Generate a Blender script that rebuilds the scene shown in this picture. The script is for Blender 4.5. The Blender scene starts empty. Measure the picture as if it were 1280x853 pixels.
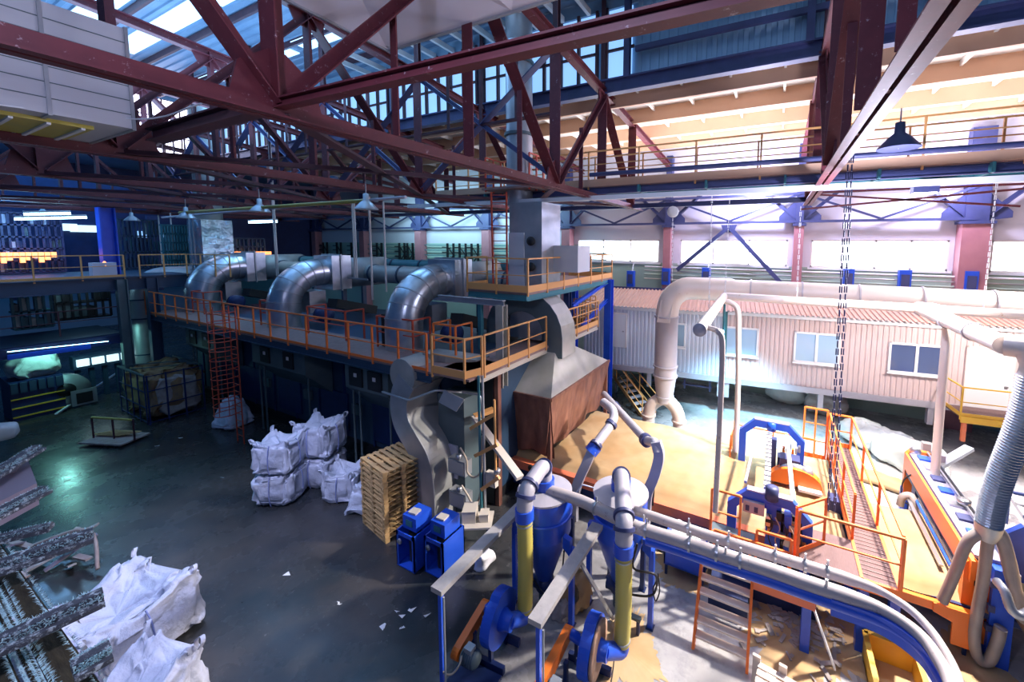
import bpy, math, random
from mathutils import Vector, Matrix, noise
C = bpy.context.scene.collection
PI = math.pi
# ---------------------------------------------------------------- camera model
F=495.;YAW=-.4694;PIT=.0906;ROL=.0083;CX=719.7;CY=350.6;H=8.0
def _m(a,b): return [[sum(a[i][k]*b[k][j] for k in range(3)) for j in range(3)] for i in range(3)]
cy,sy=math.cos(YAW),math.sin(YAW);cp,sp=math.cos(PIT),math.sin(PIT);cr,sr=math.cos(ROL),math.sin(ROL)
RM=_m([[cr,-sr,0],[sr,cr,0],[0,0,1]],_m([[1,0,0],[0,cp,-sp],[0,sp,cp]],_m([[1,0,0],[0,0,-1],[0,1,0]],[[cy,-sy,0],[sy,cy,0],[0,0,1]])))
def ray(x,y):
    d=((x-CX)/F,(y-CY)/F,1.0)
    return [sum(RM[k][i]*d[k] for k in range(3)) for i in range(3)]
# measured point of the place on a level z, on a plane Y or on a plane X
def az(x,y,z=0):
    d=ray(x,y);t=(z-H)/d[2];return (d[0]*t,d[1]*t,z)
def ay(x,y,Y):
    d=ray(x,y);t=Y/d[1];return (d[0]*t,Y,H+d[2]*t)
def ax(x,y,X):
    d=ray(x,y);t=X/d[0];return (X,d[1]*t,H+d[2]*t)
cam=bpy.data.cameras.new('camera'); co=bpy.data.objects.new('camera',cam); C.objects.link(co)
cam.sensor_fit='HORIZONTAL'; cam.sensor_width=36; cam.lens=F/1280*36
cam.shift_x=-(CX-640)/1280; cam.shift_y=(CY-426.5)/1280
cam.clip_start=.05; cam.clip_end=400
m=Matrix([[RM[0][0],-RM[1][0],-RM[2][0],0],[RM[0][1],-RM[1][1],-RM[2][1],0],[RM[0][2],-RM[1][2],-RM[2][2],H],[0,0,0,1]])
co.matrix_world=m
bpy.context.scene.camera=co
# ---------------------------------------------------------------- materials
def mat(name,col,rough=.5,metal=0,col2=None,scale=3.,amt=.5,bump=0,emit=None,es=1.,dust=None,dscale=14.,damt=.55,detail=6,alpha=None,stretch=None):
    m=bpy.data.materials.new(name);m.use_nodes=True;nt=m.node_tree;b=nt.nodes['Principled BSDF']
    L=nt.links.new
    b.inputs['Roughness'].default_value=rough;b.inputs['Metallic'].default_value=metal
    c4=tuple(col)+(1,)
    b.inputs['Base Color'].default_value=c4
    if emit:
        b.inputs['Emission Color'].default_value=tuple(emit)+(1,);b.inputs['Emission Strength'].default_value=es
    if col2 or dust or bump:
        tc=nt.nodes.new('ShaderNodeTexCoord');mp=nt.nodes.new('ShaderNodeMapping');L(tc.outputs['Object'],mp.inputs[0])
        if stretch: mp.inputs['Scale'].default_value=stretch
        n=nt.nodes.new('ShaderNodeTexNoise');n.inputs['Scale'].default_value=scale;n.inputs['Detail'].default_value=detail;L(mp.outputs[0],n.inputs['Vector'])
        out=None
        if col2:
            r=nt.nodes.new('ShaderNodeValToRGB');r.color_ramp.elements[0].position=.5-.25*(1-amt)-.08;r.color_ramp.elements[1].position=.5+.25*(1-amt)+.08
            r.color_ramp.elements[0].color=c4;r.color_ramp.elements[1].color=tuple(col2)+(1,)
            L(n.outputs['Fac'],r.inputs[0]);out=r.outputs[0]
        if dust:
            n2=nt.nodes.new('ShaderNodeTexNoise');n2.inputs['Scale'].default_value=dscale;n2.inputs['Detail'].default_value=8;n2.inputs['Roughness'].default_value=.75;L(mp.outputs[0],n2.inputs['Vector'])
            r2=nt.nodes.new('ShaderNodeValToRGB');r2.color_ramp.elements[0].position=damt;r2.color_ramp.elements[1].position=damt+.08
            L(n2.outputs['Fac'],r2.inputs[0])
            mx=nt.nodes.new('ShaderNodeMixRGB');mx.inputs[2].default_value=tuple(dust)+(1,)
            L(r2.outputs[0],mx.inputs[0])
            if out: L(out,mx.inputs[1])
            else: mx.inputs[1].default_value=c4
            out=mx.outputs[0]
        if out: L(out,b.inputs['Base Color'])
        if bump:
            bp=nt.nodes.new('ShaderNodeBump');bp.inputs['Strength'].default_value=min(1,bump);bp.inputs['Distance'].default_value=.03;L(n.outputs['Fac'],bp.inputs['Height']);L(bp.outputs[0],b.inputs['Normal'])
    return m
M={}
def D(k,*a,**kw): M[k]=mat(k,*a,**kw)
D('maroon',(.09,.014,.022),.55,0,(.13,.022,.03),5,.4,dust=(.42,.33,.36),dscale=9,damt=.61)
D('maroon_dark',(.05,.018,.03),.6,0,(.09,.03,.04),4,.4)
D('column_paint',(.33,.14,.17),.6,0,(.40,.18,.2),2,.4)
D('navy_steel',(.035,.045,.12),.5,0,(.05,.06,.17),3,.4)
D('galv',(.42,.47,.52),.30,.85,(.60,.64,.68),3.2,.3,bump=.15)
D('foil',(.45,.60,.70),.25,.8,(.62,.72,.80),1.1,.3,bump=1.)
M['foil'].node_tree.nodes['Bump'].inputs['Distance'].default_value=.35
D('galv_dull',(.34,.37,.40),.45,.6,(.48,.5,.52),2.2,.3,bump=.1)
D('galv_stain',(.26,.28,.28),.5,.35,(.50,.50,.46),1.1,.4)
D('duct_grey',(.38,.37,.43),.45,.2,(.46,.44,.48),2,.3)
D('duct_cream',(.62,.55,.50),.5,.1,(.68,.60,.55),2,.4,dust=(.42,.25,.14),dscale=3,damt=.63)
D('orange_rail',(.85,.19,.035),.45)
D('red_rail',(.62,.085,.04),.5)
D('ochre_rail',(.72,.36,.12),.5)
D('yellow_paint',(.85,.52,.04),.45,0,(.75,.42,.05),4,.3)
D('orange_paint',(.90,.20,.02),.4)
D('orange_beam',(.78,.20,.08),.55,0,(.60,.16,.09),3,.4)
D('blue_paint',(.015,.075,.55),.35,0,(.02,.10,.62),3,.3)
D('blue_dark',(.008,.02,.085),.5,0,(.01,.03,.13),3,.3)
D('machine_dark',(.018,.045,.09),.5,0,(.03,.065,.12),1.5,.3)
D('machine_grey',(.08,.12,.14),.5,.1,(.12,.17,.18),1.6,.3)
D('black',(.008,.009,.012),.55)
D('rubber',(.012,.012,.015),.6)
D('steel',(.45,.46,.48),.35,.9)
D('white_paint',(.75,.77,.80),.5)
D('cream_box',(.55,.50,.42),.55)
D('mat_wool',(.36,.21,.085),.95,0,(.44,.32,.18),.9,.35,bump=.9,detail=10)
D('wood_pallet',(.55,.36,.16),.8,0,(.42,.27,.12),6,.3)
D('wood_white',(.80,.70,.60),.8,0,(.68,.56,.46),6,.3)
D('plank',(.17,.105,.10),.8,0,(.12,.07,.07),8,.3,stretch=(8,1,1))
D('deck',(.22,.14,.13),.7,0,(.30,.20,.18),6,.3)
D('bag',(.66,.68,.76),.75,0,(.56,.59,.70),4.5,.3,bump=1.)
M['bag'].node_tree.nodes['Bump'].inputs['Distance'].default_value=.06
D('bag_seam',(.28,.33,.62),.7)
D('plastic_roll',(.52,.60,.58),.35,0,(.66,.70,.66),5,.2,bump=.6)
D('hood_rust',(.10,.035,.03),.5,.1,(.30,.14,.095),2.6,.25,bump=.9,stretch=(1.6,1.6,.5))
D('hood_roof',(.32,.32,.26),.55,.1,(.50,.48,.44),1.2,.4,dust=(.30,.14,.08),dscale=2,damt=.66)
D('cabin_wall',(.62,.50,.49),.5,0,(.58,.46,.46),1.2,.4)
D('cabin_pale',(.58,.62,.70),.5,0,(.52,.56,.66),1.2,.4)
D('cabin_roof',(.47,.27,.19),.6,0,(.40,.25,.20),2,.4)
D('cabin_trim',(.80,.74,.70),.5)
D('hose_yellow',(.58,.48,.08),.45,0,(.50,.44,.12),3,.3)
D('hose_grey',(.25,.22,.21),.4,.1,(.34,.29,.26),3,.3)
D('cable_tray',(.48,.46,.44),.55,.2,(.38,.36,.36),9,.3,dust=(.25,.22,.2),dscale=30,damt=.6)
D('fan_rust',(.35,.17,.09),.7,0,(.50,.36,.28),7,.3)
D('box_white',(.50,.52,.57),.6,0,(.58,.60,.63),1.2,.3,stretch=(1,.5,2))
D('cover_lilac',(.34,.32,.44),.5,0,(.28,.27,.40),2,.3)
D('duct_dusty',(.40,.36,.37),.55,.1,(.48,.43,.42),3,.3,dust=(.22,.19,.19),dscale=7,damt=.6)
D('panel_lilac',(.62,.60,.68),.6,0,(.55,.54,.63),.7,.3)
D('bale',(.36,.22,.09),.95,0,(.20,.14,.10),5,.3,bump=1)
D('bale_pale',(.45,.42,.40),.9,0,(.30,.25,.22),6,.3,bump=1)
D('frost',(.55,.80,.84),.9)
D('rack_wood',(.028,.022,.012),.9,0,(.07,.055,.026),7,.3,bump=.5,stretch=(1,4,1),dust=(.35,.4,.38),dscale=30,damt=.66)
D('rack_bar',(.04,.045,.06),.8,0,(.09,.10,.12),12,.3,dust=(.55,.63,.66),dscale=22,damt=.53)
D('carton',(.27,.23,.28),.8)
D('paper',(.75,.75,.75),.7)
D('lamp_grey',(.50,.55,.58),.35,.5)
D('cable',(.01,.01,.012),.5)
D('cable_beige',(.40,.34,.26),.5)
D('teal_steel',(.03,.16,.2),.5,0,(.05,.22,.26),2,.3)
D('wall_green',(.34,.48,.40),.7,0,(.42,.52,.44),.6,.4)
D('wall_upper',(.62,.60,.66),.75,0,(.56,.55,.62),.5,.4)
D('roof_white',(.80,.78,.74),.7)
D('purlin',(.60,.38,.25),.6,0,(.55,.34,.22),1,.4)
D('clad_blue',(.24,.40,.55),.6,0,(.28,.45,.60),.8,.3)
D('roof_blue',(.13,.22,.34),.5,.1,(.20,.30,.42),.6,.4)
D('win_light',(.8,.9,1),.5,emit=(.80,.90,1.0),es=5)
D('win_blue',(.3,.5,.7),.5,emit=(.28,.55,1.0),es=1.1)
D('sky_light',(.5,.7,.9),.5,emit=(.45,.70,1.0),es=1.7)
D('far_light',(.8,.8,1),.5,emit=(.75,.75,1.0),es=6)
D('tube_on',(.6,.9,1),.5,emit=(.45,.80,1.0),es=14)
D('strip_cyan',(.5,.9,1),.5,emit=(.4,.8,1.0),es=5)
D('amber_on',(1,.5,.2),.5,emit=(1,.33,.10),es=2.2)
D('panel_lit',(.8,1,1),.5,emit=(.7,.95,1.0),es=1.2)
D('lamp_hot',(1,1,1),.5,emit=(1,.93,.85),es=30)
D('glass_cabin',(.35,.5,.62),.08,.2)
D('glass_pale',(.34,.50,.66),.12,.1,emit=(.45,.70,.95),es=.10)
D('glass_dark',(.10,.14,.28),.08,.3)
D('fluff',(.65,.75,.70),.95,0,(.45,.55,.52),4,.3,bump=1)
D('scrap_wood',(.35,.24,.2),.8,0,(.5,.42,.38),5,.3)
# floor
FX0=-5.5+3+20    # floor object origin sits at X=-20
def floor_mat():
    m=bpy.data.materials.new('floor_concrete');m.use_nodes=True;nt=m.node_tree;b=nt.nodes['Principled BSDF'];L=nt.links.new
    tc=nt.nodes.new('ShaderNodeTexCoord')
    def nz(s,d=8,r=.6):
        n=nt.nodes.new('ShaderNodeTexNoise');n.inputs['Scale'].default_value=s;n.inputs['Detail'].default_value=d;n.inputs['Roughness'].default_value=r;L(tc.outputs['Object'],n.inputs['Vector']);return n
    def ramp(n,a,b_,c0,c1):
        r=nt.nodes.new('ShaderNodeValToRGB');e=r.color_ramp.elements;e[0].position=a;e[1].position=b_;e[0].color=c0+(1,);e[1].color=c1+(1,);L(n.outputs['Fac'],r.inputs[0]);return r
    a=ramp(nz(.35),.35,.65,(.38,.38,.385),(.50,.49,.475))
    c=ramp(nz(2.6,10,.7),.5,.68,(1,1,1),(.72,.73,.76))
    # fibre dust around the line; lamp-lit right and dim left are painted in too
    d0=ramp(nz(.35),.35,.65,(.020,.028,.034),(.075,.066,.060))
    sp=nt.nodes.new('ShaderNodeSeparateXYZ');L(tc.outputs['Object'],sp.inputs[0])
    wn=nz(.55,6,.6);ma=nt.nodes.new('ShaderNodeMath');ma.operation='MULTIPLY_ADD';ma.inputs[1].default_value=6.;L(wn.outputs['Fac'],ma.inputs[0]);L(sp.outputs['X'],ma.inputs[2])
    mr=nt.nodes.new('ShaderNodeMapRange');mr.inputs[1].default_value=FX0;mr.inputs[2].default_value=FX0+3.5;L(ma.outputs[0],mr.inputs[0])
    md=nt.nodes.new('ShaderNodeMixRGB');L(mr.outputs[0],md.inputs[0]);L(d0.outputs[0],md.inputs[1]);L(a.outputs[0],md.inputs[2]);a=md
    mx=nt.nodes.new('ShaderNodeMixRGB');mx.blend_type='MULTIPLY';mx.inputs[0].default_value=1;L(a.outputs[0],mx.inputs[1]);L(c.outputs[0],mx.inputs[2])
    g=ramp(nz(9,6,.7),.64,.70,(0,0,0),(1,1,1))
    mx2=nt.nodes.new('ShaderNodeMixRGB');mx2.inputs[2].default_value=(.36,.34,.32,1);mt=nt.nodes.new('ShaderNodeMath');mt.operation='MULTIPLY';mt.inputs[1].default_value=.35;L(g.outputs[0],mt.inputs[0]);L(mt.outputs[0],mx2.inputs[0]);L(mx.outputs[0],mx2.inputs[1]);L(mx2.outputs[0],b.inputs['Base Color'])
    rr=ramp(nz(1.1,8),.3,.7,(.15,.15,.15),(.36,.36,.36));L(rr.outputs[0],b.inputs['Roughness'])
    return m
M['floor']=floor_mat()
# fibre dust / sand on concrete under the line
D('floor_dust',(.50,.31,.14),.95,0,(.56,.42,.24),1.5,.4)
# ---------------------------------------------------------------- mesh builder
def V(p): return Vector(p)
def frame(d,up=(0,0,1)):
    d=V(d).normalized();u=V(up)
    if abs(d.dot(u))>.97: u=V((0,1,0)) if abs(d.y)<.9 else V((1,0,0))
    s=d.cross(u).normalized();return d,s,s.cross(d).normalized()
class MB:
    def __init__(s): s.v=[];s.f=[];s.s=[]
    def add(s,vs,fs,sm=False):
        o=len(s.v);s.v+= [tuple(v) for v in vs]
        for f in fs: s.f.append([i+o for i in f]);s.s.append(sm)
        return s
    def box(s,x0,x1,y0,y1,z0,z1):
        return s.add([(x0,y0,z0),(x1,y0,z0),(x1,y1,z0),(x0,y1,z0),(x0,y0,z1),(x1,y0,z1),(x1,y1,z1),(x0,y1,z1)],[(0,3,2,1),(4,5,6,7),(0,1,5,4),(1,2,6,5),(2,3,7,6),(3,0,4,7)])
    def cbox(s,c,d,rz=0,M4=None):
        R=M4 if M4 is not None else Matrix.Rotation(rz,3,'Z')
        hx,hy,hz=d[0]/2,d[1]/2,d[2]/2
        vs=[V(c)+R@V(p) for p in ((-hx,-hy,-hz),(hx,-hy,-hz),(hx,hy,-hz),(-hx,hy,-hz),(-hx,-hy,hz),(hx,-hy,hz),(hx,hy,hz),(-hx,hy,hz))]
        return s.add(vs,[(0,3,2,1),(4,5,6,7),(0,1,5,4),(1,2,6,5),(2,3,7,6),(3,0,4,7)])
    def extr(s,p,q,poly,up=(0,0,1),sm=False):
        d,a,b=frame(V(q)-V(p),up);n=len(poly)
        vs=[V(p)+a*x+b*y for x,y in poly]+[V(q)+a*x+b*y for x,y in poly]
        return s.add(vs,[[i,(i+1)%n,n+(i+1)%n,n+i] for i in range(n)]+[list(range(n))[::-1],list(range(n,2*n))],sm)
    def bar(s,p,q,w,h=None,up=(0,0,1)):
        h=h or w;return s.extr(p,q,[(-w/2,-h/2),(w/2,-h/2),(w/2,h/2),(-w/2,h/2)],up)
    def ang(s,p,q,w,t=.012,up=(0,0,1),fx=1,fy=1):   # back to back angle: a T of two L irons
        return s.extr(p,q,[(-w,-w/2),(w,-w/2),(w,-w/2+t*1.6),(t*1.6,-w/2+t*1.6),(t*1.6,w/2),(-t*1.6,w/2),(-t*1.6,-w/2+t*1.6),(-w,-w/2+t*1.6)],up)
    def ibeam(s,p,q,w,h,t=.03,up=(0,0,1)):
        a,b=w/2,h/2
        return s.extr(p,q,[(-a,-b),(a,-b),(a,-b+t),(t/2,-b+t),(t/2,b-t),(a,b-t),(a,b),(-a,b),(-a,b-t),(-t/2,b-t),(-t/2,-b+t),(-a,-b+t)],up)
    def tube(s,pts,r,n=10,cap=True,sm=True):
        pts=[V(p) for p in pts];k=len(pts)
        rr=r if isinstance(r,(list,tuple)) else [r]*k
        d0=(pts[1]-pts[0]).normalized();_,a,b=frame(d0)
        vs=[];fs=[]
        for i,p in enumerate(pts):
            d=((pts[min(i+1,k-1)]-pts[i]).normalized()+(pts[i]-pts[max(i-1,0)]).normalized())
            d=d.normalized() if d.length>1e-6 else d0
            a=(a-d*a.dot(d)).normalized();b=d.cross(a)
            sc=1.
            if 0<i<k-1:
                c=(pts[i+1]-pts[i]).normalized().dot(d);sc=1/max(c,.5)
            for j in range(n):
                t=2*PI*j/n;vs.append(p+(a*math.cos(t)+b*math.sin(t))*rr[i])
        for i in range(k-1):
            for j in range(n): fs.append([i*n+j,i*n+(j+1)%n,(i+1)*n+(j+1)%n,(i+1)*n+j])
        s.add(vs,fs,sm)
        if cap: s.add(vs[:n],[list(range(n))[::-1]]);s.add(vs[-n:],[list(range(n))])
        return s
    def lathe(s,prof,c=(0,0,0),axis=(0,0,1),n=20,sm=True):
        d,a,b=frame(axis);vs=[];fs=[];k=len(prof)
        for r,z in prof:
            for j in range(n):
                t=2*PI*j/n;vs.append(V(c)+d*z+(a*math.cos(t)+b*math.sin(t))*max(r,1e-4))
        for i in range(k-1):
            for j in range(n): fs.append([i*n+j,i*n+(j+1)%n,(i+1)*n+(j+1)%n,(i+1)*n+j])
        s.add(vs,fs,sm);s.add(vs[:n],[list(range(n))[::-1]]);s.add(vs[-n:],[list(range(n))])
        return s
    def cyl(s,p,q,r,n=14,sm=True): return s.tube([p,q],r,n,sm=sm)
    def prism(s,poly,vec):
        n=len(poly);vs=[V(p) for p in poly]+[V(p)+V(vec) for p in poly]
        return s.add(vs,[[i,(i+1)%n,n+(i+1)%n,n+i] for i in range(n)]+[list(range(n))[::-1],list(range(n,2*n))])
    def build(s,name,m,parent=None,org=None,bev=0,solid=0):
        me=bpy.data.meshes.new(name)
        if parent is not None: o0=ORG[parent]
        elif org is not None: o0=V(org)
        else:
            xs=[v[0] for v in s.v];ys=[v[1] for v in s.v];zs=[v[2] for v in s.v]
            o0=V(((min(xs)+max(xs))/2,(min(ys)+max(ys))/2,min(zs)))
        me.from_pydata([(v[0]-o0.x,v[1]-o0.y,v[2]-o0.z) for v in s.v],[],s.f)
        me.polygons.foreach_set('use_smooth',s.s)
        me.materials.append(M[m] if isinstance(m,str) else m)
        o=bpy.data.objects.new(name,me);C.objects.link(o)
        if parent is not None: o.parent=parent
        else: o.location=o0
        ORG[o]=o0
        if bev:
            b=o.modifiers.new('b','BEVEL');b.width=bev;b.segments=2;b.limit_method='ANGLE'
        return o
ORG={}
def fil(pts,rad,n=5):
    pts=[V(p) for p in pts];out=[pts[0]]
    for i in range(1,len(pts)-1):
        p=pts[i];a=pts[i-1]-p;b=pts[i+1]-p
        r=min(rad,a.length*.49,b.length*.49);a=a.normalized()*r;b=b.normalized()*r
        for k in range(n+1):
            t=k/n;out.append(p+a*(1-t)**2+b*t**2)
    out.append(pts[-1]);return out
def catmull(pts,n=6):
    pts=[V(p) for p in pts];P=[pts[0]]+pts+[pts[-1]];out=[]
    for i in range(1,len(P)-2):
        for k in range(n):
            t=k/n;a,b,c,d=P[i-1],P[i],P[i+1],P[i+2]
            out.append(.5*((2*b)+(c-a)*t+(2*a-5*b+4*c-d)*t*t+(3*b-a-3*c+d)*t**3))
    out.append(pts[-1]);return out
def thing(name,label,cat,loc=(0,0,0),group=None):
    o=bpy.data.objects.new(name,None);C.objects.link(o);o.location=loc;o['label']=label;o['category']=cat
    o.empty_display_size=.2
    if group:o['group']=group
    ORG[o]=V(loc);return o
def tag(o,label,cat,group=None,kind=None):
    o['label']=label;o['category']=cat
    if group:o['group']=group
    if kind:o['kind']=kind
    return o
def struct(o): o['kind']='structure';return o
def dup(root,loc=None,rz=None,label=None,group=None):
    def cp(o,par):
        c=o.copy();C.objects.link(c);c.parent=par;ORG[c]=ORG[o]
        for ch in o.children: cp(ch,c)
        return c
    c=cp(root,None)
    if loc is not None:c.location=loc
    if rz is not None:c.rotation_euler=(0,0,rz)
    if label:c['label']=label
    if group:c['group']=group
    return c
rnd=random.Random(7)
# railing: handrail, mid rails, toe board, each post a part
def railing(name,label,pts,h=1.05,step=1.2,m='ochre_rail',toe=.14,mids=(.5,),r=.022,group=None,cat='railing',closed=False,toe_m=None,flat=True):
    pts=[V(p) for p in pts];t=thing(name,label,cat,tuple(pts[0]),group)
    mb=MB();
    for a,b in zip(pts,pts[1:]):
        mb.bar(a+V((0,0,h)),b+V((0,0,h)),.045,.045)
    mb.build('handrail',m,t)
    for q in mids:
        mb=MB()
        for a,b in zip(pts,pts[1:]): mb.bar(a+V((0,0,h*q)),b+V((0,0,h*q)),.03,.03)
        mb.build('mid_rail',m,t)
    if toe:
        mb=MB()
        for a,b in zip(pts,pts[1:]): mb.bar(a+V((0,0,toe/2)),b+V((0,0,toe/2)),.015,toe)
        mb.build('toe_board',toe_m or m,t)
    done=[]
    for a,b in zip(pts,pts[1:]):
        L=(b-a).length;n=max(1,round(L/step))
        for i in range(n+1):
            p=a+(b-a)*(i/n)
            if any((p-d).length<.05 for d in done): continue
            done.append(p);MB().bar(p+V((0,0,-.12)),p+V((0,0,h)),.05,.05,up=(0,1,0)).build('post',m,t)
    return t
def bolts_ring(mb,c,axis,R,n=10,r=.012,l=.02):
    d,a,b=frame(axis)
    for j in range(n):
        q=2*PI*j/n;p=V(c)+(a*math.cos(q)+b*math.sin(q))*R;mb.cyl(p-d*l,p+d*l,r,6,False)
# ================================================================ ROOM
YW=23.2
XR=16.;XL=-56.
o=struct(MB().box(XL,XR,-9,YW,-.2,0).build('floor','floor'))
mb=MB().box(XL,XR,YW,YW+.3,0,6.95)
w1=(ay(722,320,YW)[0],ay(824,320,YW)[0]);w2=(ay(850,320,YW)[0],ay(984,320,YW)[0]);w3=(ay(1013,320,YW)[0],ay(1186,320,YW)[0]);w4=(ay(1238,320,YW)[0],ay(1238,320,YW)[0]+5.2)
mb.box(XL,w1[0],YW,YW+.3,6.95,8.0)
struct(mb.build('wall_back','wall_green'))
mb=MB().box(XL,XR,YW,YW+.3,8.32,14.0)
for a,b in ((w1[1],w2[0]),(w2[1],w3[0]),(w3[1],w4[0]),(w4[1],XR)): mb.box(a,b,YW,YW+.3,6.95,8.32)
mb.box(XL,w1[0],YW,YW+.3,8.0,8.32)
struct(mb.build('wall_back_upper','wall_upper'))
for i,(a,b) in enumerate((w1,w2,w3,w4)):
    o=struct(MB().box(a,b,YW+.18,YW+.2,6.95,8.32).build('window_%d'%(i+1),'win_light'))
    mb=MB()
    for x0 in [a+.04,b-.04]+[a+(b-a)*k/(4 if i==2 else 3) for k in range(1,4 if i==2 else 3)]: mb.box(x0-.035,x0+.035,YW+.02,YW+.12,6.95,8.32)
    mb.box(a,b,YW+.02,YW+.12,6.95,7.03);mb.box(a,b,YW+.02,YW+.12,8.24,8.32)
    mb.build('window_frame','cabin_trim',o)
    MB().box(a-.1,b+.1,YW-.12,YW+.05,6.85,6.95).build('window_sill','white_paint',o)
struct(MB().box(XL-.3,XL,-9,YW,0,17).build('wall_left','clad_blue'))
# upper gable partition with bright glazing
gy0,gy1,gz0,gz1=8.2,12.9,13.2,16.4
mb=MB().box(-33.2,-33,-9,gy0,12.6,20).box(-33.2,-33,gy0,13.2,12.6,gz0).box(-33.2,-33,gy0,13.2,gz1,20)
struct(mb.build('wall_left_gable','clad_blue'))
o=struct(MB().box(-33.18,-33.1,gy0,gy1,gz0,gz1).build('window_5','far_light'))
mb=MB()
for k in range(7): mb.box(-33.1,-33.02,gy0+k*(gy1-gy0)/6-.03,gy0+k*(gy1-gy0)/6+.03,gz0,gz1)
for k in range(4): mb.box(-33.1,-33.02,gy0,gy1,gz0+k*(gz1-gz0)/3-.03,gz0+k*(gz1-gz0)/3+.03)
mb.build('window_frame','maroon_dark',o)
# aisle roof
struct(MB().box(-33,XR,13.2,YW,13.55,13.7).build('ceiling_aisle','roof_white'))
mb=MB()
x=-32.6
while x<XR: mb.box(x-.035,x+.035,13.4,YW,13.38,13.55);x+=1.55
struct(mb.build('ceiling_aisle_battens','roof_white'))
grp='wooden purlins under the aisle roof'
for i,y in enumerate((14.1,16.2,18.6,21.0)):
    o=MB().box(-32.8,XR-.3,y-.06,y+.06,13.0,13.55).build('purlin','purlin')
    tag(o,['orange-brown roof purlin nearest the blue clerestory girder','orange-brown roof purlin second out from the clerestory girder','orange-brown roof purlin third out from the clerestory girder','orange-brown roof purlin closest to the window wall'][i],'purlin',grp)
# clerestory wall, solid on the right, glazed on the left
def ribwall(name,x0,x1,y,z0,z1,m,pitch=.3,d=.04):
    pts=[];x=x0
    while x<x1:
        pts+= [(x,y),(x+pitch*.45,y),(x+pitch*.5,y+d),(x+pitch*.95,y+d)];x+=pitch
    pts+=[(x1,y)]
    mb=MB();n=len(pts)
    mb.add([(a,b,z0) for a,b in pts]+[(a,b,z1) for a,b in pts],[[i,i+1,n+i+1,n+i] for i in range(n-1)])
    return mb.build(name,m)
struct(ribwall('wall_clerestory',-4.5,XR,13.3,13.5,18.5,'clad_blue'))
struct(MB().box(-33,XR,13.42,13.5,13.5,18.5).build('wall_clerestory_back','clad_blue'))
mb=MB().box(-33,-4.5,13.25,13.3,13.5,13.75).box(-33,-4.5,13.25,13.3,16.0,16.6)
struct(mb.build('wall_clerestory_glazed_band','clad_blue'))
wi=6;x=-32.7
while x<-5.2:
    x1=min(x+5.2,-4.6)
    o=struct(MB().box(x+.1,x1-.1,13.34,13.36,13.75,16.0).build('window_%d'%wi,'win_blue'));wi+=1
    mb=MB();k=0
    while x+.1+k*.72<=x1: mb.box(x+.1+k*.72-.05,x+.1+k*.72+.05,13.2,13.32,13.6,16.05);k+=1
    mb.box(x,x1,13.22,13.3,14.6,14.68)
    mb.build('window_frame','maroon_dark',o)
    x+=5.4
# high roof sheets
def zr(y): return 16.4+(13.4-y)*.09
mb=MB();ys=[];y=13.4
pts=[]
while y>-9: pts+=[(y,zr(y)),(y-.14,zr(y-.14)),(y-.18,zr(y)+.07),(y-.32,zr(y)+.07)];y-=.36
n=len(pts)
mb.add([(-33,a,b) for a,b in pts]+[(XR,a,b) for a,b in pts],[[i,i+1,n+i+1,n+i] for i in range(n-1)])
struct(mb.build('ceiling_high','roof_blue'))
for k,(px,py) in enumerate(((330,62),(205,28),(120,10))):
    p=az(px,py,17.0)
    mb=MB();x=-32
    while x<6:
        mb.box(x,x+3.6,p[1]-.38,p[1]+.38,zr(p[1])-.10,zr(p[1])-.06);x+=4.3
    struct(mb.build('ceiling_skylight_%d'%(k+1),'sky_light'))
struct(MB().box(XL,-33,-9,YW,12.9,13.0).build('ceiling_far','roof_blue'))
# ---------------------------------------------------------------- columns of the window wall
grp='columns along the window wall'
cols=[(345,.62),(395,.62),(455,.62),(525,.66),(609,.66),(709,.6),(835,.42),(998,.42),(1217,.95)]
pos={345:'half hidden behind the first hanging rods',395:'behind the rearmost silver elbow duct',455:'behind the hanging rod with a crossbar',525:'behind the nearest silver elbow duct',609:'right behind the tall red ladder',709:'beside the white rectangular stack',835:'at the right end of the inverted-V wall braces',998:'slim, where the pale truss chord ends',1217:'extra wide, between the two right windows'}
for px,w in cols:
    X=ay(px,300,22.8)[0]
    t=thing('steel_column','mauve steel column on the window wall, '+pos[px],'column',(X,22.7,0),grp)
    MB().box(X-w/2,X+w/2,22.55,23.18,0,9.0).build('shaft','column_paint',t)
    MB().box(X-w/2-.08,X+w/2+.08,22.45,23.18,9.0,9.12).build('cap_plate','navy_steel',t)
    MB().box(X-w*.4,X+w*.4,22.65,23.1,9.12,13.0).build('upper_shaft','navy_steel',t)
    for s in (-1,1):
        MB().prism([(X+s*w*.4,22.8,9.15),(X+s*(w*.4+.75),22.8,9.15+.1),(X+s*(w*.4+.75),22.8,9.5),(X+s*w*.4,22.8,10.3)],(0,.03,0)).build('gusset_plate','navy_steel',t)
        MB().ang((X+s*w*.4,22.85,9.4),(X+s*2.2,22.85,11.2),.16).build('knee_brace','navy_steel',t)
grp='braces tying the wall columns'
ids=[ay(c[0],300,22.8)[0] for c in cols]
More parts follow.
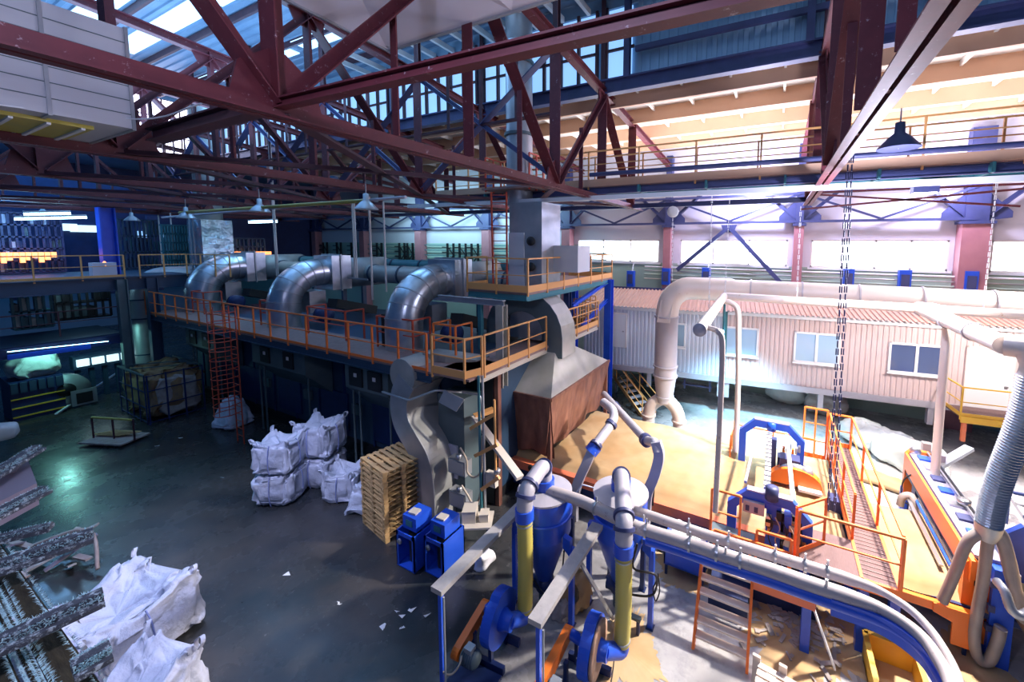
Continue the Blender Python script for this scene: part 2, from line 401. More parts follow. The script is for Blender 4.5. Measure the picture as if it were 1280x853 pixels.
for i,(a,b) in enumerate(zip(ids,ids[1:])):
    t=thing('wall_brace','blue wall tie, %s'%['left of the second mauve column','behind the rearmost elbow duct','behind the hanging rod with a crossbar','above the middle of the dryer','just left of the red ladder','right of the red ladder','with the inverted V over the first bright window','over the second bright window','over the four-pane window'][i],'brace',((a+b)/2,22.6,9.2),grp)
    MB().bar((a,22.7,9.22),(b,22.7,9.22),.14,.12).build('lower_tie','navy_steel',t)
    MB().bar((a,22.7,10.6),(b,22.7,10.6),.12,.12).build('upper_tie','navy_steel',t)
    c=(a+b)/2
    MB().ang((a,22.7,10.6),(c,22.7,9.3),.1).build('strut','navy_steel',t)
    MB().ang((b,22.7,10.6),(c,22.7,9.3),.1).build('strut','navy_steel',t)
    if i==6:
        MB().prism([(c-.4,22.6,9.1),(c+.4,22.6,9.1),(c+.25,22.6,8.7),(c-.25,22.6,8.7)],(0,.05,0)).build('gusset_plate','navy_steel',t)
        MB().ang((c-.1,22.6,8.9),(a+.6,22.6,6.6),.2).build('diagonal','navy_steel',t)
        MB().ang((c+.1,22.6,8.9),(b-.2,22.6,5.6),.2).build('diagonal','navy_steel',t)
# pipes and brackets on the wall under the windows
for i,(z,y,r,mm,xx) in enumerate(((6.72,22.9,.045,'white_paint',-7),(6.5,22.8,.03,'steel',-7),(6.28,22.85,.05,'wall_green',-7),(6.02,22.8,.035,'cream_box',-7),(5.2,22.6,.06,'blue_dark',-6),(4.9,22.6,.05,'navy_steel',-6))):
    o=MB().cyl((xx,y,z),(XR-.5,y,z),r,8).build('wall_pipe',mm)
    tag(o,['white pipe directly under the bright window sills','thin steel conduit just under the white sill pipe','pale green pipe in the middle of the wall pipe bundle','cream conduit at the bottom of the sill pipe bundle','dark blue pipe above the office cabin roof','lowest dark blue pipe behind the office cabin roof'][i],'pipe','pipes on the window wall')
for i,z in enumerate((7.85,7.45,7.05,6.65,6.3)):
    o=MB().cyl((-33,22.95,z),(-9.5,22.95,z),.035,6).build('wall_pipe','teal_steel')
    tag(o,['topmost','second from top','middle','second from bottom','lowest'][i]+' teal pipe of the rack on the green wall behind the dryer','pipe','pipes on the window wall')
grp='zigzag pipe brackets on the green wall'
for i,px in enumerate((360,372,405,422,440,472,500,510,560,575,590)):
    X=ay(px,320,22.9)[0];t=thing('pipe_bracket','black zigzag pipe bracket on the green wall behind the dryer ducts','bracket',(X,22.9,6),grp)
    MB().box(X-.06,X+.04,22.8,22.95,6.2,8.0).build('bracket_post','black',t)
    MB().box(X+.55,X+.65,22.8,22.95,6.2,8.0).build('bracket_post','black',t)
    for z in (6.5,6.9,7.3,7.7): MB().box(X-.5,X+.0,22.78,22.86,z-.04,z+.04).build('arm','black',t)
    MB().bar((X,22.85,6.4),(X+.6,22.85,7.1),.06).build('zigzag_strut','black',t);MB().bar((X+.6,22.85,7.1),(X,22.85,7.8),.06).build('zigzag_strut','black',t)
grp='blue wall boxes under the windows'
for i,(px,py) in enumerate(((789,348),(883,345),(833,345),(1060,348),(1130,350),(1212,352))):
    p=ay(px,py,22.7);t=thing('junction_box','blue box on the wall pipes '+['left of the mauve slim column','straight above the big duct elbow','on the slim mauve column','right of the twin hanging cables','under the middle of the four-pane window','on the extra wide mauve column'][i],'box',p,grp)
    MB().box(p[0]-.22,p[0]+.22,22.5,22.8,p[2]-.5,p[2]+.45).build('box_body','blue_paint',t);MB().box(p[0]-.15,p[0]+.15,22.46,22.5,p[2]-.3,p[2]+.25).build('cover','navy_steel',t)
    MB().cyl((p[0]+.1,22.6,p[2]+.45),(p[0]+.1,22.8,p[2]+.9),.03,6).build('conduit','white_paint',t)
# ================================================================ TRUSSES
ZL=9.65
def zt(y): return 13.6-(y-9.9)*.085
def truss(X,label,right=False,m='maroon'):
    t=thing('roof_truss',label,'truss',(X,9.9,ZL),'roof trusses running to the window wall')
    y0=-4.1;y1=17.6
    mb=MB()   # two angle irons back to back with a gap
    for s in (-1,1):
        mb.extr((X,y0,ZL-.11),(X,y1,ZL-.11),[(s*.025,0),(s*.145,0),(s*.145,.02),(s*.045,.02),(s*.045,.2),(s*.025,.2)][::s])
    k=y0+.5
    while k<y1: mb.box(X-.03,X+.03,k-.06,k+.06,ZL-.08,ZL+.08);k+=1.75
    mb.build('lower_chord',m,t)
    MB().ibeam((X,y0,zt(y0)),(X,YW-.6,zt(YW)),.24,.24,.03).build('upper_chord',m,t)
    for q in ((-.6,-4.1),(-.6,2.9),(6.4,2.9),(6.4,9.9),(13.2,9.9),(13.2,16.4)):
        MB().ang((X,q[1],ZL+.1),(X,q[0],zt(q[0])-.1),.16).build('diagonal',m,t)
    for y in (-.6,2.9,6.4,9.9,13.2,16.4):
        MB().ang((X,y,ZL+.1),(X,y,zt(y)),.13 if y in(-.6,6.4) else .17).build('post',m,t)
    for y in (9.9,13.2): MB().ibeam((X,y,zt(y)),(X,y,16.8),.16,.16,.02).build('monitor_post','maroon_dark',t)
    for y in (2.9,9.9):
        MB().prism([(X-.02,y-.55,ZL-.05),(X-.02,y+.55,ZL-.05),(X-.02,y+.42,ZL+.45),(X-.02,y+.1,ZL+.7),(X-.02,y-.1,ZL+.7),(X-.02,y-.42,ZL+.45)],(.04,0,0)).build('gusset_plate',m,t)
    for y in (6.4,13.2):
        MB().prism([(X-.02,y-.5,zt(y)),(X-.02,y+.5,zt(y)),(X-.02,y+.3,zt(y)-.45),(X-.02,y-.3,zt(y)-.45)],(.04,0,0)).build('gusset_plate',m,t)
    for y in (4.65,8.15,11.5): # secondary sub struts
        MB().ang((X,y,ZL+.1),(X,y,ZL+2.),.07).build('sub_strut',m,t)
    return t
t0=truss(-5.67,'maroon roof truss whose chord crosses from top left to the pale beam at centre')
XT=[.92,-11.,-16.2,-21.6,-27.2,-32.6]
LT=['maroon and white-frosted truss running in from the top right corner','maroon truss passing just behind the boxy white plenum duct','third maroon truss counted back from the white plenum duct','maroon truss over the far end of the red caged ladder','bluish maroon truss above the rearmost silver elbow duct','hindmost maroon truss, in front of the bright gable glazing']
for X,l in zip(XT,LT): dup(t0,(X,9.9,ZL),label=l)
# struts and cross bracing between the trusses
allx=sorted(XT+[-5.67])
for a,b in zip(allx,allx[1:]):
    nm={.92:'between the two nearest trusses',-5.67:'left of the nearest full truss',-11.:'one bay behind the white plenum duct',-16.2:'over the middle of the dryer',-21.6:'over the rear half of the dryer',-27.2:'in the hindmost bay'}[b]
    if b!=.92:
        t=thing('cross_bracing','dark X-shaped steel bracing '+nm,'bracing',((a+b)/2,9.9,ZL),'cross bracing between the trusses')
        MB().ang((a,9.9,ZL+.2),(b,9.9,13.5),.12).build('diagonal','navy_steel',t);MB().ang((b,9.9,ZL+.2),(a,9.9,13.5),.12).build('diagonal','navy_steel',t)
        MB().ibeam((a,9.9,13.55),(b,9.9,13.55),.16,.16,.02).build('top_strut','maroon_dark',t)
        MB().ang((a,9.9,ZL+2.),(b,9.9,ZL+2.0),.08).build('mid_strut','maroon_dark',t)
        for k in (1,2,3):
            MB().ang((a+(b-a)*k/4,9.9,ZL+2.),(a+(b-a)*k/4,9.9,13.5),.06).build('sub_strut','maroon_dark',t)
    t=thing('bottom_strut','long maroon strut along the lower chords '+nm,'strut',((a+b)/2,16.4,ZL),'struts along the truss bottoms')
    MB().ibeam((a,16.4,ZL),(b,16.4,ZL),.18,.18,.02).build('far_strut','navy_steel',t)
    if b!=.92: MB().ang((a,16.4,ZL),(b,9.9,ZL),.1).build('plan_brace','maroon_dark',t);MB().ang((b,16.4,ZL),(a,9.9,ZL),.1).build('plan_brace','maroon_dark',t)
    if b!=.92: MB().ang((a,9.9,ZL),(b,2.9,ZL),.1).build('plan_brace','maroon_dark',t);MB().ang((b,9.9,ZL),(a,2.9,ZL),.1).build('plan_brace','maroon_dark',t)
# thin red tie rods past the end of the nearest truss
for (a,b,l) in (((1020,241),(1280,230),'thin red tie rod under the walkway, upper of the crossing pair'),((1000,262),(1279,236),'thin purple tie rod rising towards the right wall column'),((1015,243),(1275,258),'thin purple tie rod falling towards the right')):
    p,q=ay(*a,18.5),ay(*b,18.5);tag(MB().bar(p,q,.07).build('tie_rod','maroon'),l,'rod','tie rods near the window wall')
tag(MB().ibeam((-5.67,2.87,9.71),(.9,2.82,9.52),.13,.12,.02).build('cross_beam','maroon'),'frosted maroon beam crossing the picture top from the truss node to the upper right','beam')
tag(MB().ibeam((-9.4,2.87,ZL+.1),(-5.8,2.87,ZL+.1),.2,.2,.025).build('cross_beam','maroon_dark'),'dark brown beam from the truss node to the white plenum duct','beam')
# clerestory girder
o=MB().ibeam((-33,13.2,13.42),(XR,13.2,13.42),.3,.48,.05).build('clerestory_girder','navy_steel');tag(o,'long dark blue girder between the aisle roof and the clerestory wall','girder')
tag(MB().bar((-4.5,13.1,14.45),(XR,13.1,14.45),.14,.16).build('clerestory_rail','navy_steel'),'dark rail running across the blue clerestory cladding','rail')
for i,px in enumerate((784,1012)):
    X=ay(px,60,13.1)[0];tag(MB().ibeam((X,13.12,13.6),(X,13.12,17.5),.2,.2,.03).build('clerestory_post','navy_steel'),['dark post at the left end of the blue cladding','dark post on the blue cladding beside the far truss bundle'][i],'post')
# high roof purlins and rafters
y=12.3;i=0
while y>1.5:
    tag(MB().box(-32.8,XR-.5,y-.05,y+.05,zr(y)-.28,zr(y)-.02).build('roof_purlin','maroon_dark'),'dark purlin under the blue corrugated high roof','purlin','purlins of the high roof');y-=1.9
for k in range(12):
    X=-17.8+k*1.05
    tag(MB().box(X-.06,X+.06,10.9,13.2,15.95,16.15).build('eaves_rafter','roof_white'),'short pale rafter end above the glazed clerestory band','rafter','rafter ends over the glazed clerestory')
# ---------------------------------------------------------------- overhead walkway on the chords
Y0,Y1=12.6,13.5
xa=ay(552,250,12.9)[0]
t=thing('overhead_walkway','long grey-blue overhead walkway deck resting on the truss chords','walkway',((xa+XR)/2,13,9.75))
MB().box(xa,XR-.4,Y0,Y1,9.95,10.0).build('deck','deck',t)
MB().box(xa,XR-.4,Y0-.03,Y0,9.98,10.22).build('toe_board','purlin',t)
MB().ibeam((xa,Y0+.1,9.83),(XR-.4,Y0+.1,9.83),.14,.22,.02).build('stringer','navy_steel',t)
MB().ibeam((xa,Y1-.1,9.83),(XR-.4,Y1-.1,9.83),.14,.22,.02).build('stringer','teal_steel',t)
x=xa+.6
while x<12:
    MB().box(x-.03,x+.03,Y0-.12,Y1+.1,9.72,9.95).build('bearer','teal_steel',t);x+=2.1
railing('walkway_railing','brown front railing of the overhead walkway',[(xa,Y0,10.0),(XR-.4,Y0,10.0)],1.15,1.75,'ochre_rail',0,(.3,.62))
railing('walkway_railing','brown rear railing of the overhead walkway against the aisle roof',[(xa+1.6,Y1,10.0),(XR-.4,Y1,10.0)],1.15,1.75,'ochre_rail',0,(.62,))
p=ay(860,210,12.3);q=ay(1280,180,12.3);s=ay(700,220,12.3)
d=V(q)-V(p);tag(MB().cyl(V(p)-d*.45,V(q)+d*.2,.07,8).build('crane_rail','navy_steel'),'black pipe running along the front of the overhead walkway','pipe')
tag(MB().bar(V((xa-1,12.0,9.55)),V((XR-1,12.0,9.45)),.12,.14).build('light_track','white_paint'),'white cable track hung just under the overhead walkway','cable track')
# caged landing and thin red ladder from the walkway to the dryer roof
t=thing('red_ladder','thin red vertical ladder from the overhead walkway to the dryer top','ladder',ay(626,360,11.5))
a=ay(614,240,11.5);b=ay(617,372,11.5);c=ay(633,240,11.5);d=ay(634,372,11.5)
MB().bar(a,b,.05).build('side_rail','red_rail',t);MB().bar(c,d,.05).build('side_rail','red_rail',t)
for k in range(14):
    q=k/14+.03;MB().cyl(V(a).lerp(V(b),q),V(c).lerp(V(d),q),.016,6).build('rung','red_rail',t)
railing('landing_railing','red railing around the top of the thin red ladder',[(-9.6,11.6,10.0),(-9.6,12.5,10.0),(-7.7,12.5,10.),(-7.7,11.6,10.0)],1.1,.55,'red_rail',0,(.33,.66))
tag(MB().box(-9.7,-7.6,11.5,12.6,9.93,10.0).build('ladder_landing','deck'),'small landing deck at the head of the thin red ladder','landing')
# ---------------------------------------------------------------- overhead plenum box and white panel
z0=9.72;p=az(170,162,z0);q=az(112,180,z0)
x1=p[0];x0=q[0];y1=p[1];zb=z0
ztp=ax(168,40,x1)[2]
t=thing('plenum_duct','big white boxy plenum duct hanging in the upper left corner','duct',((x0+x1)/2,y1-1.5,zb))
MB().box(x0,x1,-1.5,y1,zb,ztp).build('duct_body','box_white',t)
for yy in (ax(58,100,x1)[1],y1-.02,-.6):
    MB().box(x0-.02,x1+.02,yy-.02,yy+.02,zb-.02,ztp+.02).build('flange','galv_dull',t)
mb=MB()
for k in range(1,7): mb.box(x1,x1+.008,-1.4,y1-.03,zb+(ztp-zb)*k/7-.006,zb+(ztp-zb)*k/7+.006)
mb.build('sheet_seam','machine_grey',t)
gx0,gx1=x0+.35,x1-.35;g0,g1=ax(0,0,1)[1] if 0 else y1-1.5,y1-.35
g=MB().box(gx0,gx1,g0,g1,zb-.05,zb).build('grille','hose_yellow',t)
mb=MB()
for k in range(4): yk=g0+.1+k*(g1-g0-.2)/3;mb.box(gx0+.02,gx1-.02,yk-.02,yk+.02,zb-.08,zb-.05)
mb.build('louvre_bar','white_paint',g)
tag(MB().tube(catmull([(x1+.05,-.5,zb+.05),(x1+.06,1.,zb-.03),(x1+.05,y1,zb+.15),az(250,130,9.8),az(315,108,9.95)],5),.012,6).build('white_cable','white_paint'),'thin white cable slung under the plenum duct to the truss chord','cable')
# faceted canopy panel at the top
zp=12.3;c=az(485,63,zp);e1=az(365,8,zp);e2=az(740,-5,zp)
t=thing('canopy_panel','large pale faceted canopy panel hanging at the top centre','canopy',(c[0]+2.5,c[1]-2,zp))
cx0,cy1=c[0],c[1];cx1,cy0=cx0+7.2,cy1-5.
mb=MB();cells=2
xs=[cx0,cx0+3.4,cx1]
for i in range(2):
    a,b=xs[i],xs[i+1];mid=((a+b)/2,(cy0+cy1)/2,zp+.55)
    P=[(a,cy0,zp),(b,cy0,zp),(b,cy1,zp),(a,cy1,zp),mid]
    mb.add(P,[(0,1,4),(1,2,4),(2,3,4),(3,0,4)])
mb.build('facets','panel_lilac',t)
mb=MB();
mb.bar((cx0,cy0,zp),(cx0,cy1,zp),.05,.07);mb.bar((cx0,cy1,zp),(cx1,cy1,zp),.05,.07);mb.bar((cx1,cy0,zp),(cx1,cy1,zp),.05,.07)
mb.build('edge_frame','galv_dull',t)
mb=MB();mb.box(cx0,cx1,cy0,cy1,zp+.6,zp+.64);mb.build('backing','galv_dull',t)
for q in ((cx0+.1,cy1-.1),(cx1-.1,cy1-.1),(cx0+.1,cy0+.1)): MB().cyl((q[0],q[1],zp),(q[0],q[1],16.9),.02,6).build('hanger','steel',t)
# ================================================================ DRYER LINE
XA,XB=-27.6,-8.3           # dryer, long in X
t=thing('dryer','long dark blue dryer machine standing under the silver elbow ducts','machine',(-17,11,0))
MB().box(XA,-7.4,9.4,14.6,.35,4.3).build('body','machine_dark',t)
MB().box(XA,-7.4,9.2,14.8,0,.35).build('plinth','black',t)
mb=MB()
for k in range(12): x=XA+.8+k*1.7;mb.box(x-.04,x+.04,9.34,9.4,.35,4.2)
mb.build('seam','blue_dark',t)
mb=MB();mb.box(XA,-7.4,9.2,9.42,4.3,4.42);mb.build('roof_edge','machine_grey',t)
for k in range(6):
    x=-26+k*3.2
    MB().box(x,x+1.7,9.33,9.4,.6,2.1).build('access_door','blue_dark',t)
    MB().box(x+2.0,x+2.5,9.3,9.4,1.4,1.8).build('plate','machine_grey',t)
# slanted side hoods with a small window
def side_hood(x0,x1,label):
    t=thing('side_hood',label,'hood',((x0+x1)/2,9,0),'slanted side hoods under the orange platform')
    y=9.35
    MB().prism([(x0,y,4.1),(x0,y-1.0,3.9),(x0,y-1.0,3.0),(x0,y,2.0)],(x1-x0,0,0)).build('casing','machine_grey',t)
    MB().prism([(x0-1.2,y,2.6),(x0,y,2.0),(x0,y-.95,3.0),(x0,y-.95,3.9),(x0,y,4.1)],(.02,0,0)).build('slant_cheek','machine_grey',t)
    for k in (0.28,.72):
        if x1-x0<2 and k>.5: continue
        cx=x0+(x1-x0)*k
        w=MB().box(cx-.34,cx+.34,y-1.05,y-1.0,3.12,3.75).build('inspection_window','black',t)
        MB().box(cx-.06,cx+.08,y-1.07,y-1.05,3.45,3.58).build('paper_note','paper',w)
    for px in (x0+.1,x0+.45,x1-.2):
        MB().cyl((px,y-.8,0),(px,y-.8,3.1),.035,6).build('leg','machine_grey',t)
    return t
side_hood(-25.6,-22.6,'dim side hood with two dark windows behind the caged ladder, farther one')
side_hood(-19.4,-15.6,'side hood with two dark windows right of the caged ladder')
side_hood(-13.2,-11.0,'side hood with one dark window just left of the S-shaped duct')
# ---- lower platform
ZP=4.5
t=thing('service_platform','long service platform with orange edge in front of the silver elbow ducts','platform',(-17,8.3,ZP))
MB().box(XA,-6.9,7.6,9.2,ZP-.06,ZP).build('deck','deck',t)
MB().ibeam((XA,7.66,ZP-.2),(-8.3,7.66,ZP-.2),.12,.26,.02).build('edge_beam','machine_dark',t)
for k in range(9):
    x=-26.6+k*2.4
    if x<-9: MB().bar((x,7.7,ZP-.2),(x,9.4,ZP-.9),.1,.1).build('bracket','machine_dark',t)
railing('platform_railing','long orange-red railing along the front of the dryer platform',[(-27.5,7.6,ZP),(-8.4,7.6,ZP)],1.05,1.15,'orange_rail',.08,(.5,))
railing('platform_railing','short ochre corner railing of the platform above the S-shaped duct',[(-8.2,7.6,ZP),(-7.05,7.6,ZP),(-6.9,8.1,ZP)],1.05,.8,'ochre_rail',.2,(.5,))
t=thing('side_gangway','pale-edged gangway passing under the curved duct towards the window wall','platform',(-7.4,12,ZP))
MB().box(-8.3,-6.9,8.1,15.9,ZP-.08,ZP).build('deck','deck',t)
MB().ibeam((-6.98,8.1,ZP-.14),(-6.98,15.9,ZP-.14),.1,.22,.02).build('edge_beam','cream_box',t)
railing('gangway_railing','ochre railing of the gangway left of the curved duct',[(-6.9,8.2,ZP),(-6.9,11.4,ZP)],1.05,1.1,'ochre_rail',.2,(.5,))
railing('gangway_railing','ochre railing at the far end of the gangway beside the blue column',[(-6.9,12.7,ZP),(-6.9,15.8,ZP),(-8.1,15.8,ZP)],1.05,1.1,'ochre_rail',.2,(.33,.66))
railing('gangway_gate_railing','small cage of close ochre rails at the end of the gangway',[(-7.5,15.2,ZP),(-7.5,15.75,ZP),(-7.0,15.75,ZP)],1.25,.3,'ochre_rail',0,(.25,.5,.75))
# orange and red inner rails on the platform
for (xs,l,mm) in (((-11.9,-10.2),'small red guard frame left of the nearest elbow duct','red_rail'),((-15.9,-13.6),'red guard frame between the two nearest elbow ducts','red_rail'),((-9.3,-8.4),'small orange guard frame right of the nearest elbow duct','orange_rail'),((-19.3,-18.4),'red guard frame behind the head of the caged ladder','red_rail'),((-25.6,-24.4),'red guard frame beside the rearmost elbow duct','red_rail')):
    railing('guard_frame',l,[(xs[0],9.4,ZP),(xs[0],8.7,ZP),(xs[1],8.7,ZP),(xs[1],9.4,ZP)],1.05,1.2,mm,0,(.5,),'guard rail' if 0 else None,'guard rail')
# ---- caged ladder
def caged_ladder(x,y,z1,label):
    t=thing('caged_ladder',label,'ladder',(x,y,0))
    for s in (-.25,.25): MB().bar((x+s,y,0),(x+s,y,z1+1.0),.05,.03).build('side_rail','red_rail',t)
    k=.3
    while k<z1: MB().cyl((x-.25,y,k),(x+.25,y,k),.014,6).build('rung','red_rail',t);k+=.3
    k=1.35
    while k<z1+1.:
        pts=[V((x+.38*math.cos(a),y-.38+.38*math.sin(a)*1.,k)) for a in [PI*(.12)-PI*1.24*q/10 for q in range(11)]]
        MB().tube([(x+.25,y,k)]+pts+[(x-.25,y,k)],.018,5).build('cage_hoop','red_rail',t);k+=.36
    for a in (-.05,-.3,-.5,-.7,-.95):
        q=PI*a;MB().bar((x+.38*math.cos(q),y-.38+.38*math.sin(q),1.35),(x+.38*math.cos(q),y-.38+.38*math.sin(q),z1+1.0),.035,.012).build('cage_strap','red_rail',t)
    return t
caged_ladder(-18.75,7.5,4.5,'red caged ladder climbing from the floor to the orange platform')
# ---- silver elbow ducts
def elbow_duct(x,y,label,R=.6,boxlen=2.6):
    t=thing('elbow_duct',label,'duct',(x,y,4.3),'insulated silver elbow ducts on the dryer')
    pts=[(x,y,4.2),(x,y,5.25)]
    rb=1.4
    for k in range(1,12):
        a=PI/2*k/11;pts.append((x,y+rb*(1-math.cos(a)),5.25+rb*math.sin(a)))
    pts.append((x,y+rb+.3,5.25+rb))
    MB().tube(pts,R,22).build('elbow','galv',t)
    for k in (1,3,5,7,9,11):
        p=V(pts[k+1]);d=(V(pts[min(k+2,len(pts)-1)])-V(pts[k])).normalized()
        MB().tube([p-d*.02,p+d*.02],R+.018,22).build('seam_band','galv_dull',t)
    yb=y+rb+.3
    MB().box(x-.68,x+.68,yb,yb+.9,5.85,7.4).build('transition_box','galv',t)
    MB().box(x-.74,x+.74,yb+.38,yb+.44,5.79,7.46).build('flange','galv_dull',t)
    b=MB().lathe([(.55,0),(.72,.05),(.72,boxlen-.4),(.55,boxlen)],(x,yb+.9,6.55),(0,1,0),24).build('fan_casing','galv_stain',t)
    MB().box(x-.55,x+.45,y+.8,y+1.5,4.9,5.85).build('side_panel','galv',t)
    MB().box(x-.75,x-.55,y-.3,y+.5,4.45,5.6).build('damper_plate','black',t)
    mb=MB();mb.bar((x+.3,yb+2.2,4.6),(x+.9,yb-.2,5.3),.5,.4);mb.build('inclined_guard','black',t)
    MB().lathe([(.1,0),(.32,.02),(.32,.5),(.1,.52)],(x+1.0,y+.9,4.9),(1,0,0),14).build('motor','blue_dark',t)
    return t
elbow_duct(ay(506,430,9.1)[0],9.1,'nearest silver elbow duct, right behind the orange railing')
elbow_duct(ay(356,405,9.2)[0],9.2,'middle silver elbow duct, between the caged ladder and the nearest elbow duct')
elbow_duct(ay(254,385,9.3)[0],9.3,'rearmost silver elbow duct, at the left end of the dryer',.68)
# far big duct down to the floor
t=thing('down_duct','dull blue-grey duct bending over and running down beside the left mezzanine column','duct',(-26,8.1,0))
p0=V(ay(182,430,8.1));DX=p0.x
MB().tube(fil([(DX,8.1,0.0),(DX,8.1,6.15),(DX,13.,6.15)],1.2,9),.46,18).build('pipe','galv_dull',t)
for z in (2.,3.9,4.9): MB().tube([(DX,8.1,z),(DX,8.1,z+.06)],.5,18).build('flange','machine_dark',t)
# roof clutter: dark blue horizontal ducts on the dryer
for i,(y,z,r,l) in enumerate(((12.8,6.5,.42,'big dark blue pipe lying along the dryer top behind the elbow ducts'),(13.9,6.9,.26,'slimmer dark pipe along the rear of the dryer top'))):
    t=thing('header_pipe',l,'pipe',(-16,y,z))
    MB().cyl((-26,y,z),(-8.8,y,z),r,16).build('pipe','teal_steel' if i else 'galv_stain',t)
    for k in range(9): x=-25.5+k*2.;MB().tube([(x-.04,y,z),(x+.04,y,z)],r+.04,16).build('flange','machine_dark',t)
    for k in range(4): x=-24.5+k*4.5;MB().box(x-.08,x+.08,y-.1,y+.1,4.3,z).build('stand','machine_dark',t)
# square/rectangular stacks
p=ay(262,300,10.8);q=(p[0],10.8)
t=thing('square_stack','shiny square silver stack rising left of the rearmost elbow duct','stack',(q[0],10.8,4.3))
MB().box(q[0]-.95,q[0]+.75,10.2,11.6,4.3,9.2).build('stack_body','foil',t)
MB().cyl((q[0]-.1,10.9,9.2),(q[0]-.1,10.9,16.3),.6,18).build('round_flue','galv_stain',t)
mb=MB().box(q[0]-1.,q[0]+.8,10.15,11.65,6.6,6.7);mb.build('flange','galv_dull',t)
for s in (-.35,.05): MB().cyl((q[0]+s,10.1,5.5),(q[0]+s,10.1,9.3),.035,6).build('conduit','steel',t)
t=thing('white_stack','white rectangular stack with a tall round blue-grey flue above the upper platform','stack',(-8.1,11.9,4.3))
a=ay(634,300,11.9);b=ay(681,300,11.9)
MB().box(a[0]+.25,b[0],11.7,13.0,4.6,9.45).build('stack_body','galv_dull',t)
MB().box(a[0]+.24,a[0]+.9,11.66,11.7,5.6,8.4).build('access_panel','box_white',t)
MB().box(b[0],b[0]+1.0,12.5,13.5,7.0,7.95).build('side_plenum','box_white',t)
f=ay(650,120,12.4);MB().cyl((f[0],12.35,9.4),(f[0],12.35,16.6),.48,20).build('round_flue','galv_dull',t)
for z in (11.9,14.4): MB().tube([(f[0],12.35,z),(f[0],12.35,z+.1)],.55,20).build('flange','machine_grey',t)
for z in (7.2,8.1): MB().lathe([(.05,0),(.16,.03),(.16,.09),(.05,.12)],((a[0]+b[0])/2+.4,11.69,z),(0,-1,0),12).build('valve_wheel','black',t)
# ---- upper platform
ZU=6.45
t=thing('upper_platform','upper ochre-edged platform beside the white stack on blue columns','platform',(-8.2,14,ZU))
MB().box(-9.5,-7.0,10.45,17.6,ZU-.08,ZU).build('deck','deck',t)
MB().ibeam((-7.06,10.45,ZU-.16),(-7.06,17.6,ZU-.16),.1,.24,.02).build('edge_beam','teal_steel',t)
MB().ibeam((-9.5,10.5,ZU-.16),(-7.06,10.5,ZU-.16),.1,.24,.02).build('edge_beam','teal_steel',t)
for (x,y,mm,w) in ((-7.05,17.4,'blue_paint',.34),(-7.25,13.6,'blue_dark',.24),(-8.9,17.4,'blue_paint',.3)):
    MB().ibeam((x,y,0),(x,y,ZU-.1),w,w,.03,(0,1,0)).build('column',mm,t)
MB().ibeam((-7.1,13.8,5.6),(-7.1,17.3,ZU-.2),.14,.14,.02).build('brace','blue_paint',t)
MB().ibeam((-7.1,17.3,5.4),(-7.1,14.6,4.6),.14,.14,.02).build('brace','blue_paint',t)
railing('upper_railing','ochre railing round the upper platform beside the white stack',[(-9.5,11.5,ZU),(-9.5,10.45,ZU),(-7.0,10.45,ZU),(-7.0,17.6,ZU),(-9.3,17.6,ZU)],1.08,1.25,'ochre_rail',.22,(.5,))
# supporting steel frame with pale post (600-650, 350-450)
t=thing('portal_frame','pale rusty portal frame standing on the platform below the upper platform','frame',(-8.4,10,ZP))
a=ay(627,400,9.6)
MB().ibeam((a[0],9.6,3.6),(a[0],9.6,6.15),.26,.26,.03,(0,1,0)).build('post','hood_roof',t)
MB().ibeam((a[0]-2.6,9.6,6.2),(a[0]+.1,9.6,6.2),.16,.18,.02).build('cross_head','galv_dull',t)
MB().bar((a[0]-1.5,10.4,4.4),(a[0]-1.5,10.4,6.1),.14).build('rear_post','teal_steel',t)
# curved duct over the gangway down to the hood
t=thing('curved_duct','pale rectangular duct arching over the gangway into the rusty hood','duct',(-7.6,12,4))
def ribbon(mb,pts,w,h,wdir=(0,1,0)):
    pts=[V(p) for p in pts];wv=V(wdir).normalized();vs=[];k=len(pts)
    for i,p in enumerate(pts):
        d=(pts[min(i+1,k-1)]-pts[max(i-1,0)]).normalized();nn=d.cross(wv).normalized()
        ww=w[i] if isinstance(w,(list,tuple)) else w;hh=h[i] if isinstance(h,(list,tuple)) else h
        for a,b in ((-1,-1),(1,-1),(1,1),(-1,1)): vs.append(p+wv*a*ww/2+nn*b*hh/2)
    fs=[(0,1,2,3),(4*k-4,4*k-1,4*k-2,4*k-3)]
    for i in range(k-1):
        for j in range(4): fs.append((4*i+j,4*i+(j+1)%4,4*i+4+(j+1)%4,4*i+4+j))
    return mb.add(vs,fs)
pts=[];cx,cz,R=-8.0,4.45,1.25
pts.append((cx-R,12.1,3.4))
for k in range(13):
    a=PI-PI*k/12;pts.append((cx+R*math.cos(a),12.1,cz+.35+R*math.sin(a)*.95))
pts.append((cx+R,12.1,4.1))
ribbon(MB(),pts,1.0,.72).build('duct_shell','hood_roof',t)
ribbon(MB(),[(p[0]*1,11.585,p[2]) for p in pts],.02,.76).build('side_flange','machine_grey',t)
# ---- rusty hood over the end of the line
t=thing('rusty_hood','rusty brown extraction hood with a pale sloping roof over the mat conveyor','hood',(-7.3,12.6,1.0))
C0=V(az(689,501,3.2));R0=V(az(760,451,3.2));XH=-6.0;y0,y1=C0.y,R0.y
xl=-8.6
top=[(-7.1,11.8,4.45),(-6.75,11.8,4.45),(-6.75,12.5,4.45),(-7.1,12.5,4.45)]
base=[(xl,y0,3.2),(XH,y0,3.2),(XH,y1,3.2),(xl,y1,3.2)]
mb=MB();mb.add(base+top,[(0,1,5,4),(1,2,6,5),(2,3,7,6),(3,0,4,7),(4,5,6,7)]);mb.build('canopy_roof','hood_roof',t)
